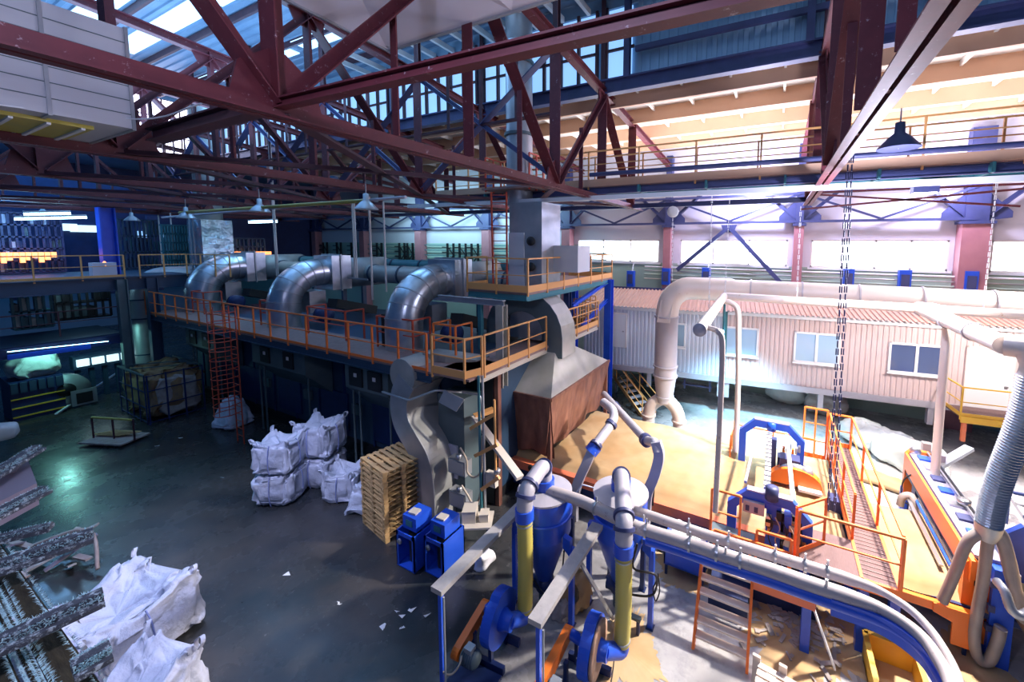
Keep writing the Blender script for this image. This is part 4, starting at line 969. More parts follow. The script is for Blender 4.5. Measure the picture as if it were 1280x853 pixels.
MB().box(-31.2,-30.6,dy-.1,dy+2.1,1.6,2.25).build('console','machine_dark',t)
for k in range(5): MB().box(-31.1,-30.8,dy+k*.45,dy+.15+k*.45,0,1.7).build('leg','machine_dark',t)
tag(MB().box(-31.5,-30.2,-1.4,.1,0,2.4).build('dark_cabinet','blue_dark'),'dark cabinet at the left picture edge beside the striped bin','cabinet')
# ---- frosted rack in the lower left corner
t=thing('frosted_rack','frost-covered wooden plank rack in the lower left corner','rack',(-6,.4,5.3))
pl=[((0,690),(75,853),.34),((22,655),(125,853),.42)]
zr_=5.35
def rk(px,py,z=zr_): return V(az(px,py,z))
for k,q in enumerate((((-30,636),(151,890),(82,893),(-30,668)),((-30,688),(77,893),(63,893),(-30,712)),((-30,732),(44,893),(14,893),(-30,800)))):
    MB().prism([rk(*p) for p in q],(0,0,-.05)).build('plank','rack_wood',t)
specs=[(rk(*p),rk(*q),.02) for p,q in (((-10,664),(151,890)),((0,728),(82,893)),((-5,738),(77,893)),((-5,765),(63,893)),((-5,785),(44,893)))]
bars=[((-30,607),(46,560),5.5),((-30,656),(55,612),5.5),((-60,688),(64,658),5.45),((-40,722),(117,667),5.55),((-30,818),(129,744),5.55),((90,838),(138,811),5.5)]
lab=['topmost frosted bar sticking out of the lower left rack','second frosted bar, below the carton','thin frosted bar behind the longest one','long frosted bar sticking out above the floor','lower long frosted bar crossing in front of the white bag','short frosted stub over the white bag']
fr=[]
for i,((a,b,z)) in enumerate(bars):
    p=rk(*a,z);q=rk(*b,z);w=(.075,.075,.055,.085,.085,.08)[i]
    o=MB().ang(p,q,w,.02).build('frosted_bar','rack_bar');tag(o,lab[i],'bar','frosted bars of the corner rack')
    fr.append((p,q,w))
def frost(pairs,name,parent,n=220,l=.022,seed=1):
    r=random.Random(seed);mb=MB()
    for (p,q,w) in pairs:
        d,s,u=frame(q-p)
        for k in range(n):
            e=r.choice((-1,1));c=p.lerp(q,r.random())+s*w/2*e+u*w*r.uniform(-.1,.5)
            h=(s*e*r.uniform(.3,1)+u*r.uniform(0,1)+d*r.uniform(-.6,.6)).normalized()*l*r.uniform(.5,1.3)
            mb.add([c-d*.003,c+d*.003,c+h,c+u*.004],[(0,1,2),(1,3,2),(3,0,2)])
    o=mb.build(name,'frost',parent);return o
o=frost(specs,'frost',t,650,.026);o['kind']='stuff'
fb=frost(fr,'frost_whiskers',None,650,.018,4);tag(fb,'white frost whiskers growing on the rack bars','frost',None,'stuff')
a=rk(0,640,5.2);b=rk(42,600,5.2)
t=thing('carton','pinkish carton lying between two frosted bars at the left edge','carton',a)
MB().prism([rk(-25,600,5.35),rk(33,570,5.35),rk(46,604,5.35),rk(-20,637,5.35)],(0,0,-.25)).build('carton_body','carton',t)
MB().prism([rk(-25,598,5.36),rk(33,569,5.36),rk(20,590,5.36),rk(-22,603,5.36)],(0,0,.01)).build('flap','carton',t)
tag(blob('','',(rk(4,548,4.9).x,rk(4,548,4.9).y,4.9),(.3,.3,.25),71,amp=.06).build('dark_bundle','machine_grey'),'dim bundle at the left edge above the topmost frosted bar','bundle')
# scrap wood heap behind the rack
a=az(62,712)
t=thing('scrap_heap','small heap of broken wood and scrap on the floor behind the frosted rack','heap',(a[0],a[1],0))
r=random.Random(5)
for k in range(16):
    p=V((a[0]+r.uniform(-1.2,.9),a[1]+r.uniform(-.6,.7),.1+r.uniform(0,.5)));an=r.uniform(0,PI)
    MB().cbox(p,(r.uniform(.5,1.1),.13,.04),0,Matrix.Rotation(an,3,'Z')@Matrix.Rotation(r.uniform(-.5,.5),3,'Y')).build('scrap_board',r.choice(['scrap_wood','bale_pale','carton']),t)
MB().tube(catmull([(a[0]-1.,a[1]-.2,.3),(a[0]+.2,a[1]+.6,.7),(a[0]+1.2,a[1]+.5,.1)],5),.04,6).build('bent_strip','scrap_wood',t)
# ================================================================ OFFICE CABINS
pL=V(az(790,481,.85));pR=V(az(1168,532,.85));CD=(pR-pL);CD.z=0;CD.normalize();CN=V((-CD.y,CD.x,0))
c0=pL-CD*1.75
def cw(u,n,z): return c0+CD*u+CN*n+V((0,0,z))
def on(px,py,off=0.):   # pixel on the cabin front face -> u,z
    d=V(ray(px,py));o=V((0,0,H));t=((c0-CN*off-o).dot(CN))/d.dot(CN);p=o+d*t;return (p-c0).dot(CD),p.z
def cbx(mb,u0,u1,n0,n1,z0,z1):
    v=[cw(u,n,z) for z in (z0,z1) for (u,n) in ((u0,n0),(u1,n0),(u1,n1),(u0,n1))]
    return mb.add(v,[(0,3,2,1),(4,5,6,7),(0,1,5,4),(1,2,6,5),(2,3,7,6),(3,0,4,7)])
ZB,ZE=.85,4.0
seam=on(905,450)[0];uR=on(1168,532)[0]
eL=on(760,397)[1];eM=on(905,411)[1];eR=on(1225,435)[1]
grp='office cabins in front of the window wall'
def cabin(u0,u1,label,wins,doors,ze,mw='cabin_wall'):
    t=thing('office_cabin',label,'cabin',cw((u0+u1)/2,1.3,0),grp)
    # corrugated front
    pts=[];u=u0;pt=.19
    while u<u1-.01:
        pts+=[(u,0),(min(u+.1,u1),0),(min(u+.12,u1),.025),(min(u+.17,u1),.025)];u+=pt
    pts.append((u1,0));n=len(pts);mb=MB()
    mb.add([cw(a,b,ZB+.12) for a,b in pts]+[cw(a,b,ze) for a,b in pts],[[i,i+1,n+i+1,n+i] for i in range(n-1)])
    mb.build('front_cladding',mw,t)
    mb=MB();cbx(mb,u0,u1,.06,2.7,ZB,ze);mb.build('body','cabin_wall',t)
    mb=MB();cbx(mb,u0,u1,-.06,2.75,ZB-.14,ZB+.12);mb.build('base_frame','duct_grey',t)
    mb=MB();cbx(mb,u0,u1,-.05,.0,ze-.14,ze+.04);mb.build('eave_trim','white_paint',t)
    # sloping ribbed roof
    rp=[];u=u0-.05
    while u<u1+.05: rp+=[(u,0),(u+.09,0),(u+.11,.05),(u+.18,.05)];u+=.2
    n=len(rp);mb=MB();mb.add([cw(a,-.12,ze+.02+b) for a,b in rp]+[cw(a,2.85,ze+.62+b) for a,b in rp],[[i,i+1,n+i+1,n+i] for i in range(n-1)]);mb.build('roof','cabin_roof',t)
    mb=MB();cbx(mb,u0,u1,2.8,2.86,ze+.4,ze+.74);mb.build('roof_ridge_cap','navy_steel',t)
    for (a,b,c_,d_,gm) in wins:
        ua,zb_=on(a,b,.03);ub,zt_=on(c_,d_,.03);z0,z1=min(zb_,zt_),max(zb_,zt_)
        mb=MB();
        for q in (ua,ub-.08): cbx(mb,q,q+.08,-.05,.05,z0,z1)
        cbx(mb,ua,ub,-.05,.05,z0,z0+.08);cbx(mb,ua,ub,-.05,.05,z1-.08,z1)
        if ub-ua>1: cbx(mb,(ua+ub)/2-.05,(ua+ub)/2+.05,-.05,.05,z0,z1)
        w=mb.build('window_frame','white_paint',t)
        for (q0,q1) in (((ua+.08,(ua+ub)/2-.05),((ua+ub)/2+.05,ub-.08)) if ub-ua>1 else ((ua+.08,ub-.08),)):
            mb=MB();cbx(mb,q0,q1,-.02,.0,z0+.08,z1-.08);mb.build('pane',gm,w)
        mb=MB();cbx(mb,ua-.03,ub+.03,-.12,-.05,z0-.05,z0);mb.build('sill','white_paint',w)
    for (a,b,c_,d_) in doors:
        ua,z1=on(a,b,.03);ub,z0=on(c_,d_,.03)
        mb=MB();cbx(mb,ua,ub,-.05,.02,z0,z1);dd=mb.build('door','white_paint',t)
        mb=MB();cbx(mb,ua-.07,ua,-.07,.02,z0,z1+.07);cbx(mb,ub,ub+.07,-.07,.02,z0,z1+.07);cbx(mb,ua-.07,ub+.07,-.07,.02,z1,z1+.07);mb.build('door_frame','cabin_trim',dd)
        mb=MB();cbx(mb,ub-.16,ub-.06,-.09,-.05,(z0+z1)/2-.05,(z0+z1)/2+.02);mb.build('handle','steel',dd)
    for q in (u0+.15,(u0+u1)/2,u1-.15):
        mb=MB();cbx(mb,q-.1,q+.1,.0,.2,0,ZB-.1);mb.build('support_leg','duct_grey',t)
    return t
cabin(0-.9,seam,'left office cabin section, with the white door behind the stair and one narrow blue window',[(840,425,856,457,'glass_cabin')],[(759,412,781,455)],ZE,'cabin_pale')
cabin(seam+.02,uR,'middle office cabin section, with three white-framed sliding windows',[(902,430,946,470,'glass_pale'),(992,438,1047,482,'glass_pale'),(1110,453,1178,498,'glass_dark')],[],ZE+.1)
cabin(uR+.02,uR+6.5,'right office cabin section, with a white door on the yellow balcony',[],[(1209,462,1254,555)],ZE+.15)
mb=MB();cbx(mb,seam-.06,seam+.08,-.1,-.02,ZB,ZE+.1);tag(mb.build('corner_post','teal_steel'),'dark green post at the joint of the left and middle cabins','post')
p=ay(920,330+30,14.2)
q=ay(920,345,19.);tag(MB().cyl((ay(905,400,18.2)[0],18.2,ZE),(ay(905,400,18.2)[0],18.2,6.2),.05,8).build('thin_post','teal_steel'),'thin dark green post rising above the cabin joint','post')
# wall signs/papers behind the cabin roof
for (a,b,c_,d_,mm,l) in ((1018,380,1038,404,'paper','white notice sheet on the mauve post above the middle cabin'),(1155,396,1180,414,'column_paint','mauve box panel above the cabin roof at right')):
    p=ay(a,b,22.3);q=ay(c_,d_,22.3);tag(MB().box(p[0],q[0],22.3,22.36,q[2]-.5,p[2]).build('notice_board',mm),l,'board')
# stair to the left cabin door
ld=cw(.05,-.75,0)
def stair(name,label,top,bot,w,n,side,m1='ochre_rail',m2='deck',th=.9,rails=(True,True),treadd=.26,open_=True,closed_bottom=False):
    top=V(top);bot=V(bot);t=thing(name,label,'stairs',(bot.x,bot.y,0));s=V(side).normalized()
    for e in (-1,1):
        MB().bar(top+s*e*w/2,bot+s*e*w/2,.05,.2).build('stringer',m1,t)
    run=(bot-top);rh=V((run.x,run.y,0))
    d=rh.normalized()
    for k in range(1,n+1):
        p=top.lerp(bot,k/(n+1));q=Matrix(((d.x,s.x,0),(d.y,s.y,0),(0,0,1)))
        MB().cbox(p,(treadd,w-.05,.04),0,q).build('tread',m2,t)
    for e,on_ in zip((-1,1),rails):
        if on_:
            MB().bar(top+s*e*w/2+V((0,0,th)),bot+s*e*w/2+V((0,0,th)),.04).build('handrail',m1,t)
            MB().bar(top+s*e*w/2+V((0,0,th*.5)),bot+s*e*w/2+V((0,0,th*.5)),.03).build('mid_rail',m1,t)
            for k in (0,.5,1):
                p=top.lerp(bot,k)+s*e*w/2;MB().bar(p,p+V((0,0,th)),.045,.045,up=(0,1,0)).build('rail_post',m1,t)
    return t
a=cw(1.15,-1.0,ZB);b=cw(2.6,-1.5,.0)
stair('cabin_stair','small steel stair with pale treads leading up to the left cabin door',V(az(775,470,.85)),V(az(811,519,0.02)),.8,6,(.55,.83,0),'ochre_rail','duct_grey',.95)
a=V(az(775,470,.85))
t=thing('door_landing','small landing at the left cabin door','landing',(a.x-.5,a.y,.8))
MB().box(a.x-1.3,a.x,a.y-.4,a.y+.9,.78,.84).build('deck','duct_grey',t)
for q in (a.x-1.2,a.x-.1): MB().bar((q,a.y-.3,0),(q,a.y-.3,.8),.07).build('leg','duct_grey',t)
railing('landing_railing','ochre railing of the small landing by the left cabin door',[(a.x-1.3,a.y-.4,.84),(a.x-.05,a.y-.4,.84)],.95,.6,'ochre_rail',0,(.5,))
# yellow balcony before the right cabin
u0=on(1178,505)[0];
t=thing('yellow_balcony','yellow-edged balcony in front of the right cabin door','balcony',cw(u0+2.5,-.6,0))
zb=.95
mb=MB();cbx(mb,u0,u0+6,-1.3,0,zb-.05,zb);mb.build('deck','plank',t)
mb=MB();cbx(mb,u0,u0+6,-1.34,-1.3,zb-.22,zb+.02);mb.build('edge_beam','yellow_paint',t)
for q in (u0+.1,u0+2.,u0+4.): mb=MB();cbx(mb,q,q+.12,-1.28,-1.16,0,zb-.05);mb.build('leg','orange_beam',t)
railing('balcony_railing','yellow railing of the balcony by the right cabin',[cw(u0,0,zb),cw(u0,-1.3,zb),cw(u0+6,-1.3,zb)],1.1,1.4,'yellow_paint',.14,(.5,))
# wrapped rolls and packs under/before the cabins
grp='pale wrapped bundles in front of the middle cabin'
for i,((px,py),(w,d,h),rz,e,l) in enumerate((((1078,548),(1.5,1.0,1.0),.1,.8,'leftmost pale wrapped bundle right of the walkway railing'),((1108,560),(2.2,1.0,.95),-.25,.75,'long pale wrapped bundle in the middle of the row'),((1140,580),(2.0,1.1,1.0),-.45,.5,'square-ended pale wrapped bundle nearest the orange cutter'),((1160,590),(1.2,.8,.6),-.5,.6,'low pale bundle beside the orange cutter head'))):
    a=az(px,py+14,0);t=thing('wrapped_bundle',l,'bundle',(a[0],a[1]+.5,0),grp)
    blob('','',(a[0],a[1]+.5,0),(w,d,h),80+i,e=e,amp=.12,freq=2.2,rz=rz,nu=56,nv=32).build('bundle_body','plastic_roll',t)
tag(blob('','',(az(1110,610)[0],az(1110,610)[1]+.1,0),(1.9,.8,.25),90,e=.6,amp=.08,rz=-.3).build('flat_mat_stack','mat_wool'),'flat pile of yellow mat pieces before the wrapped bundles','pile')
tag(blob('','',(az(985,512,1)[0],az(985,512,0)[1]+1.,0),(1.8,1.,1.1),91,e=.7,amp=.1).build('wrapped_bundle','plastic_roll'),'pale wrapped bundle under the cabin behind the blue arch','bundle',grp)
tag(blob('','',(az(1010,515,1)[0],az(1010,515,0)[1]+1.2,0),(1.8,1.,1.15),92,e=.7,amp=.1).build('wrapped_bundle','plastic_roll'),'pale wrapped bundle under the cabin behind the orange gate','bundle',grp)
tag(blob('','',(az(1045,530,1)[0],az(1045,530,0)[1]+.9,0),(1.6,.9,1.15),93,e=.7,amp=.12).build('wrapped_bundle','bale_pale'),'dim greyish bundle right behind the far end of the walkway','bundle',grp)
# under-cabin dark frames
for i,(px,l) in enumerate(((870,'dark steel trestle under the left part of the middle cabin'),(815,'dark steel trestle under the left cabin, beside the big duct'))):
    a=cw(on(px,500)[0],.5,0);t=thing('trestle',l,'trestle',a,'trestles under the cabins')
    for s in (-.6,.6): MB().bar(a+CD*s,a+CD*s+V((0,0,.75)),.08).build('leg','navy_steel',t)
    for z in (.2,.55): MB().bar(a+CD*-.7+V((0,0,z)),a+CD*.7+V((0,0,z)),.06).build('crosspiece','navy_steel',t)
# ================================================================ BIG DUCTS
YD=15.5
t=thing('main_duct','big lilac-grey duct dropping from the overhead main into a two-legged outlet','duct',(-3.75,YD,0))
xv=ay(832,450,YD)[0];R=.44
top=V((xv,YD,6.3));M0=V(ay(945,362,16.5));M1=V(ay(1290,383,16.5));zc=(M0.z+M1.z)/2
path=[(xv,YD,2.7),(xv,YD,5.2)]+[tuple(p) for p in catmull([(xv+.02,YD,5.5),(xv+.18,YD+.06,5.95),(xv+.62,YD+.2,zc-.02),(xv+1.3,YD+.45,zc),(xv+2.4,YD+.8,zc)],5)][1:]+[(M0.x-.2,16.5,zc)]
MB().tube(path[:2],R,24).build('vertical_pipe','duct_grey',t)
MB().tube(path[1:],[R]*(len(path)-3)+[.38,.36],24).build('elbow','duct_cream',t)
for z in (2.75,3.15,5.15): MB().tube([(xv,YD,z),(xv,YD,z+.06)],R+.05,24).build('flange','duct_grey',t)
MB().lathe([(R,2.75),(.34,1.95),(.34,1.7)],(xv,YD,0),(0,0,1),24).build('reducer','duct_grey',t)
MB().tube([(xv,YD,1.88),(xv,YD,1.95)],.37,22).build('flange','duct_grey',t)
for s,e in ((-1,'left'),(1,'right')):
    lp=catmull([(xv,YD,1.8),(xv+s*.22,YD-.02,1.72),(xv+s*.5,YD-.05,1.45),(xv+s*.62,YD-.05,1.05),(xv+s*.62,YD-.05,.5)],5)
    MB().tube(lp,.25,18).build('outlet_leg','duct_cream',t)
    MB().tube([(xv+s*.62,YD-.05,1.0),(xv+s*.62,YD-.05,1.06)],.3,18).build('flange','duct_cream',t)
q=ay(826,395,YD-.45)
MB().prism([(xv-.28,YD-.46,5.0),(xv+.22,YD-.46,5.0),(xv+.3,YD-.36,5.75),(xv-.16,YD-.36,5.85)],(0,.06,0)).build('inspection_plate','duct_cream',t)
t=thing('overhead_main','big pale cream duct main running along the window wall to the right','duct',(5,16.5,6))
MB().cyl((M0.x-.25,16.5,zc),(13,16.5,zc),.38,24).build('pipe','duct_cream',t)
for k in range(8): x=M0.x-.2+k*1.7;MB().tube([(x,16.5,zc),(x+.05,16.5,zc)],.41,24).build('flange','duct_grey',t)
# thin extraction main with branches
YT=14.4;zT=ay(905,372,YT)[2]-.0
a=V(ay(905,372,YT));b=V(ay(1150,384,YT));zT=(a.z+b.z)/2
t=thing('extraction_main','thin cream extraction pipe running below the big cream main','pipe',(a.x,YT,zT))
e1=V(az(875,412,zT));e2=V(az(1258,437,zT))
MB().tube(fil([(a.x,YT,zT),(b.x,YT,zT),(b.x+6,YT,zT)],.2),.13,14).build('pipe','duct_cream',t)
br=MB().tube([(a.x,YT,zT),(e1.x,e1.y,zT)],.125,16).build('front_branch','duct_cream',t)
MB().lathe([(.05,0),(.14,.01),(.14,.05),(.05,.06)],(e1.x,e1.y-.02,zT),(e1.x-a.x,e1.y-YT,0),18).build('end_cap','duct_grey',br)
bx=b.x;
fy=V(az(1256,432,zT)).y;fx=V(az(1256,432,zT)).x
br=MB().tube([(bx,YT,zT),(fx,fy,zT)],.17,16).build('front_branch','duct_cream',t)
for k in (.0,.42,.72): 
    p=V((bx,YT,zT)).lerp(V((fx,fy,zT)),k);d=(V((fx,fy,zT))-V((bx,YT,zT))).normalized();MB().tube([p,p+d*.06],.2,16).build('flange','duct_grey',br)
# hanging metal hoses
def hose(name,label,pts,r,m,rib=True,grp=None,cat='hose',n=12,step=.09,cm=5):
    pts=catmull(pts,cm)
    if rib:
        out=[];rr=[]
        L=0
        # resample densely and modulate radius
        seg=[(pts[i+1]-pts[i]).length for i in range(len(pts)-1)];tot=sum(seg);k=max(8,int(tot/step*2));
        for i in range(k+1):
            s=tot*i/k;j=0
            while j<len(seg)-1 and s>seg[j]: s-=seg[j];j+=1
            out.append(pts[j].lerp(pts[j+1],min(1,s/max(seg[j],1e-6))));rr.append(r*(1.0 if i%2 else .93))
        o=MB().tube(out,rr,n,sm=False if r>.15 else True).build(name,m)
    else: o=MB().tube(pts,r,n).build(name,m)
    return tag(o,label,cat,grp)
yk=e1.y+.35
h1=V(az(888,630,1.1))
ex=V(ay(903,428,e1.y+.0))
hose('hanging_hose','left hanging metal hose curving down from the capped cream branch',[(e1.x+.1,e1.y+.3,zT),(e1.x+.4,e1.y+.2,zT-.05),ay(897,415,e1.y),ay(903,430,e1.y),ay(900,520,e1.y),ay(894,640,e1.y)],.058,'duct_dusty',grp='hanging metal extraction hoses')
yv=V(az(905,383,zT)).y
hose('hanging_hose','straight hanging metal hose just right of the left one',[ay(905,377,YT-.8),ay(914,379,YT-.8),ay(922,388,YT-.8),ay(923,420,YT-.8),ay(922,500,YT-.8),ay(917,590,YT-.8)],.085,'duct_cream',False,'hanging metal extraction hoses')
hose('hanging_hose','hanging metal pipe reaching the orange cutter head',[ay(1157,383,YT-.5),ay(1172,386,YT-1),ay(1183,400,YT-1.2),ay(1183,420,YT-1.2),ay(1176,500,YT-1.2),ay(1168,600,YT-1.2)],.10,'duct_cream',False,'hanging metal extraction hoses')
# big flex duct
t=thing('flex_duct','thick shiny ribbed flexible duct at the right, splitting into four grey hoses','duct',(3.3,8.5,2))
A_=V(ay(1258,433,fy));
J=V(ay(1236,655,fy))
MB().tube(catmull([(fx,fy,zT),(fx+.22,fy-.12,zT-.02),(fx+.32,fy-.2,zT-.25),(fx+.3,fy-.2,zT-.5)],5),.19,16).build('rusty_elbow','duct_cream',t)
S=V((fx+.3,fy-.2,zT-.45));
mb=MB();pp=[];rr=[];n_=110
for i in range(n_+1):
    k=i/n_;pp.append(S.lerp(J,k)+V((.03*math.sin(k*PI*2),0,0)));rr.append(.20 if i%2 else .18)
mb.tube(pp,rr,20,sm=False).build('flexible_pipe','galv',t)
MB().lathe([(.2,0),(.19,-.15),(.12,-.32)],J,(0,0,1),16).build('manifold','galv_dull',t)
yh=fy
for pts,l in ((((1236,660),(1222,668),(1208,680),(1192,720),(1178,752)),'leftmost'),(((1236,662),(1233,690),(1228,730),(1218,790),(1222,822),(1236,826),(1246,805),(1251,785)),'long'),(((1238,660),(1252,668),(1262,700),(1270,740),(1276,770),(1286,776)),'right'),(((1238,660),(1246,664),(1256,690),(1266,730),(1282,760)),'far right')):
    MB().tube(catmull([ay(*p,yh) for p in pts],6),.092,14).build('branch_hose','hose_grey',t)
hose('corrugated_hose','short corrugated grey hose hooked on the blue cutter cheek',[ay(1246,727,9.2),ay(1256,740,9.0),ay(1264,762,8.9),ay(1276,770,8.9),ay(1290,764,9)],.075,'galv_dull',step=.05)
# hanging chains/cables
def chain(px0,py0,px1,py1,Y,label,m='steel',r=.018,n=70,grp='hanging chains on the right'):
    a=V(ay(px0,py0,Y));b=V(ay(px1,py1,Y));b.x=b.x;mb=MB();k=max(6,int((a-b).length/.16));
    for i in range(k):
        p=a.lerp(b,i/k);q=a.lerp(b,(i+.82)/k)
        off=V((.018,0,0)) if i%2 else V((0,.018,0))
        mb.tube([p+off,q+off],r*.6,5);mb.tube([p-off,q-off],r*.6,5)
    return tag(mb.build('hanging_chain',m),label,'chain',grp)
chain(1061,185,1035,640,9.6,'left strand of the twin dark hanging chains','navy_steel',.022)
chain(1066,185,1043,640,9.6,'right strand of the twin dark hanging chains','navy_steel',.022)
chain(1001,258,996,372,14.,'pale chain hanging along the slim mauve column','white_paint')
chain(1247,222,1229,385,15.5,'pale chain hanging at the extra wide column','white_paint')
chain(890,243,886,392,14.,'pale chain hanging left of the overhead main, shorter one','white_paint')
chain(912,250,906,368,14.4,'pale chain hanging right of the shorter one','white_paint')
chain(841,262,840,352,15.5,'pale chain holding the elbow of the big lilac-grey duct','white_paint')
o=V(ay(841,265,15.5));tag(MB().lathe([(.05,-.04),(.22,-.04),(.22,.04),(.05,.04)],o,(0,1,0),16).build('pulley','white_paint'),'white pulley wheel above the big duct elbow','pulley')
# floodlights under the overhead walkway
for i,x in enumerate((3.2,9.)):
    t=thing('floodlight','bright floodlight under the overhead walkway, '+('above the walkway bridge' if i==0 else 'at the far right'),'lamp',(x,12.9,9.3),'floodlights')
    MB().box(x-.25,x+.25,12.75,13.05,9.35,9.55).build('housing','navy_steel',t);MB().box(x-.22,x+.22,12.78,13.02,9.33,9.35).build('lens','lamp_hot',t)
# ================================================================ MAT CONVEYOR
CX0,CX1=-8.2,8.5;CY0,CY1=10.15,14.6;ZC=1.0
t=thing('mat_conveyor','long conveyor bed with brown-orange side beams under the yellow mat','conveyor',(0,12,0))
MB().box(CX0,1.8,CY0+.1,CY1-.1,ZC-.12,ZC).box(1.8,CX1,CY0-.3,CY1-1.8,ZC-.12,ZC).build('bed','blue_dark',t)
MB().box(CX0,4.2,CY0-.12,CY0+.1,ZC-.2,ZC+.05).build('front_side_beam','orange_beam',t)
MB().box(CX0,1.8,CY1-.1,CY1+.1,ZC-.2,ZC+.05).build('rear_side_beam','orange_beam',t)
MB().box(CX0,.6,CY0-.0,CY0+.12,.18,ZC-.2).build('side_skirt_plate','blue_dark',t)
x=CX0+.5
while x<4.2:
    for y in (CY0+.1,CY1-.2): MB().box(x-.08,x+.08,y-.08,y+.08,0,ZC-.12).build('leg','blue_paint' if x>0 else 'blue_dark',t)
    x+=1.9
MB().cyl((CX0+.1,CY0-.16,ZC-.05),(CX0+.1,CY1,ZC-.05),.11,14).build('end_roller','steel',t)
for k in range(2): MB().lathe([(.03,0),(.1,.01),(.1,.05),(.03,.06)],(-6.6+k*.28,CY0-.13,ZC-.04),(0,-1,0),12).build('bearing','black',t)
def wool(name,x0,x1,y0,y1,z0,h,label,amp=.07,seed=1,res=.11,rag=.12):
    nx=int((x1-x0)/res);ny=int((y1-y0)/res);vs=[];fs=[]
    for j in range(ny+1):
        for i in range(nx+1):
            x=x0+(x1-x0)*i/nx;y=y0+(y1-y0)*j/ny
            e=min(j,ny-j)/3.;e=min(1,e)
            yy=y+(rag*noise.noise(V((x*1.3,seed,0))) if j in(0,ny) or e<1 else 0)
            n=noise.noise(V((x*1.4,y*1.9,seed)))*.7+noise.noise(V((x*4.2,y*4.5,seed+3)))*.45+noise.noise(V((x*9,y*9,seed+5)))*.2
            vs.append((x,yy,z0+h*math.sqrt(e)+amp*n*e))
    for j in range(ny):
        for i in range(nx): a=j*(nx+1)+i;fs.append((a,a+1,a+nx+2,a+nx+1))
    nb=len(vs);rim=[i for i in range(nx+1)]+[(j+1)*(nx+1)-1 for j in range(1,ny+1)]+[ny*(nx+1)+i for i in range(nx-1,-1,-1)]+[j*(nx+1) for j in range(ny-1,0,-1)]
    for r_ in rim: vs.append((vs[r_][0],vs[r_][1],z0))
    k=len(rim)
    for i in range(k): fs.append((rim[i],rim[(i+1)%k],nb+(i+1)%k,nb+i))
    fs.append([nb+i for i in range(k)][::-1])
    return tag(MB().add(vs,fs,True).build(name,'mat_wool'),label,'mat')
wool('fibre_mat',CX0+.2,1.75,CY0+.14,CY1+.1,ZC,.2,'yellow fibre mat lying on the conveyor between the rusty hood and the walkway')
wool('fibre_mat',2.48,3.95,CY0-.3,CY1-1.8,ZC,.18,'yellow fibre mat between the walkway and the orange cutter',.03,5)
wool('fibre_mat',4.35,8.3,CY0-1.4,CY1-2.4,ZC,.2,'yellow fibre mat coming out at the right of the orange cutter',.05,9)
# orange frame at the near end of the middle mat
t=thing('orange_bracket','orange beam and bent plate under the near edge of the mat right of the walkway','bracket',(3,10,.5))
MB().box(2.55,3.75,CY0-.42,CY0-.32,.80,.98).build('beam','orange_paint',t)
MB().prism([(3.1,CY0-.46,.98),(3.75,CY0-.46,.98),(3.75,CY0-.46,.25),(3.4,CY0-.46,.25),(3.4,CY0-.46,.7),(3.1,CY0-.46,.8)],(0,.05,0)).build('bent_plate','orange_paint',t)
MB().box(3.62,3.68,CY0-.35,CY0-.3,0,.8).build('leg','blue_dark',t)
t=thing('roller_carriage','long blue and steel guide rail lying across the mat beside the cutter','rail',(3.8,12,1.2))
a=V(az(1142,620,1.35));b=V(az(1188,708,1.35))
MB().bar(a,b,.05,.05).build('guide_bar','blue_paint',t);MB().bar(a+V((.14,0,-.05)),b+V((.14,0,-.05)),.1,.05).build('guide_plate','duct_cream',t);MB().bar(a+V((-.14,0,-.05)),b+V((-.14,0,-.05)),.08,.04).build('guide_plate','steel',t)
a=V(az(1192,722,.8));t=thing('motor_cover','cream motor cover under the near edge of the middle mat','cover',(a.x-.25,a.y,.5))
MB().cbox((a.x-.3,a.y-.0,.75),(.8,.3,.26),.0).build('cover','duct_cream',t);MB().cbox((a.x-.3,a.y,.91),(.84,.34,.05),0).build('rim','steel',t);MB().bar((a.x-.3,a.y,0),(a.x-.3,a.y,.62),.08).build('stand','blue_dark',t)
# ================================================================ ARCH CUTTER (two blue arches)
def arch(t,Y,x0,x1,z0,z1,ch,w=.2):
    P=[(x0,Y,z0),(x0,Y,z1-ch),(x0+ch,Y,z1),(x1-ch,Y,z1),(x1,Y,z1-ch),(x1,Y,z0 if Y>12 else z0)]
    for a,b in zip(P,P[1:]): pass
    mb=MB();wv=.09
    o_=[(x0,z0),(x0,z1-ch),(x0+ch,z1),(x1-ch,z1),(x1,z1-ch),(x1,z0)]
    i_=[(x1-w,z0),(x1-w,z1-ch-.05),(x1-ch-.06,z1-w),(x0+ch+.06,z1-w),(x0+w,z1-ch-.05),(x0+w,z0)]
    poly=[(x,Y-wv,z) for x,z in o_+i_]
    vs=poly+[(x,Y+wv,z) for x,z in o_+i_];n=12
    fs=[[i,(i+1)%n,n+(i+1)%n,n+i] for i in range(n)]
    for k in range(5):
        q=[k,k+1,10-k,11-k];fs.append(q[::-1]);fs.append([n+i for i in q])
    mb.add(vs,fs).build('arch','blue_paint',t)
    MB().extr((x0+ch,Y,z1+.015),(x1-ch,Y,z1+.015),[(-.09,-.015),(.09,-.015),(.09,.015),(-.09,.015)]).build('arch_top_plate','cover_lilac',t)
t=thing('blue_arch_cutter','blue twin-arch cutting machine standing across the mat conveyor','machine',(0,11.8,0))
arch(t,9.55,-.76,.97,.0,2.42,.4)
arch(t,13.2,-.80,1.0,.0,2.62,.42)
MB().box(-.02,.10,9.6,13.2,2.02,2.14).build('rail_beam','blue_paint',t)
MB().box(-.02,.12,10.0,13.1,2.16,2.3).build('toothed_rail','duct_grey',t)
mb=MB()
for k in range(13): mb.box(-.03,.13,10.05+k*.24,10.08+k*.24,2.3,2.31)
mb.build('rail_mark','black',t)
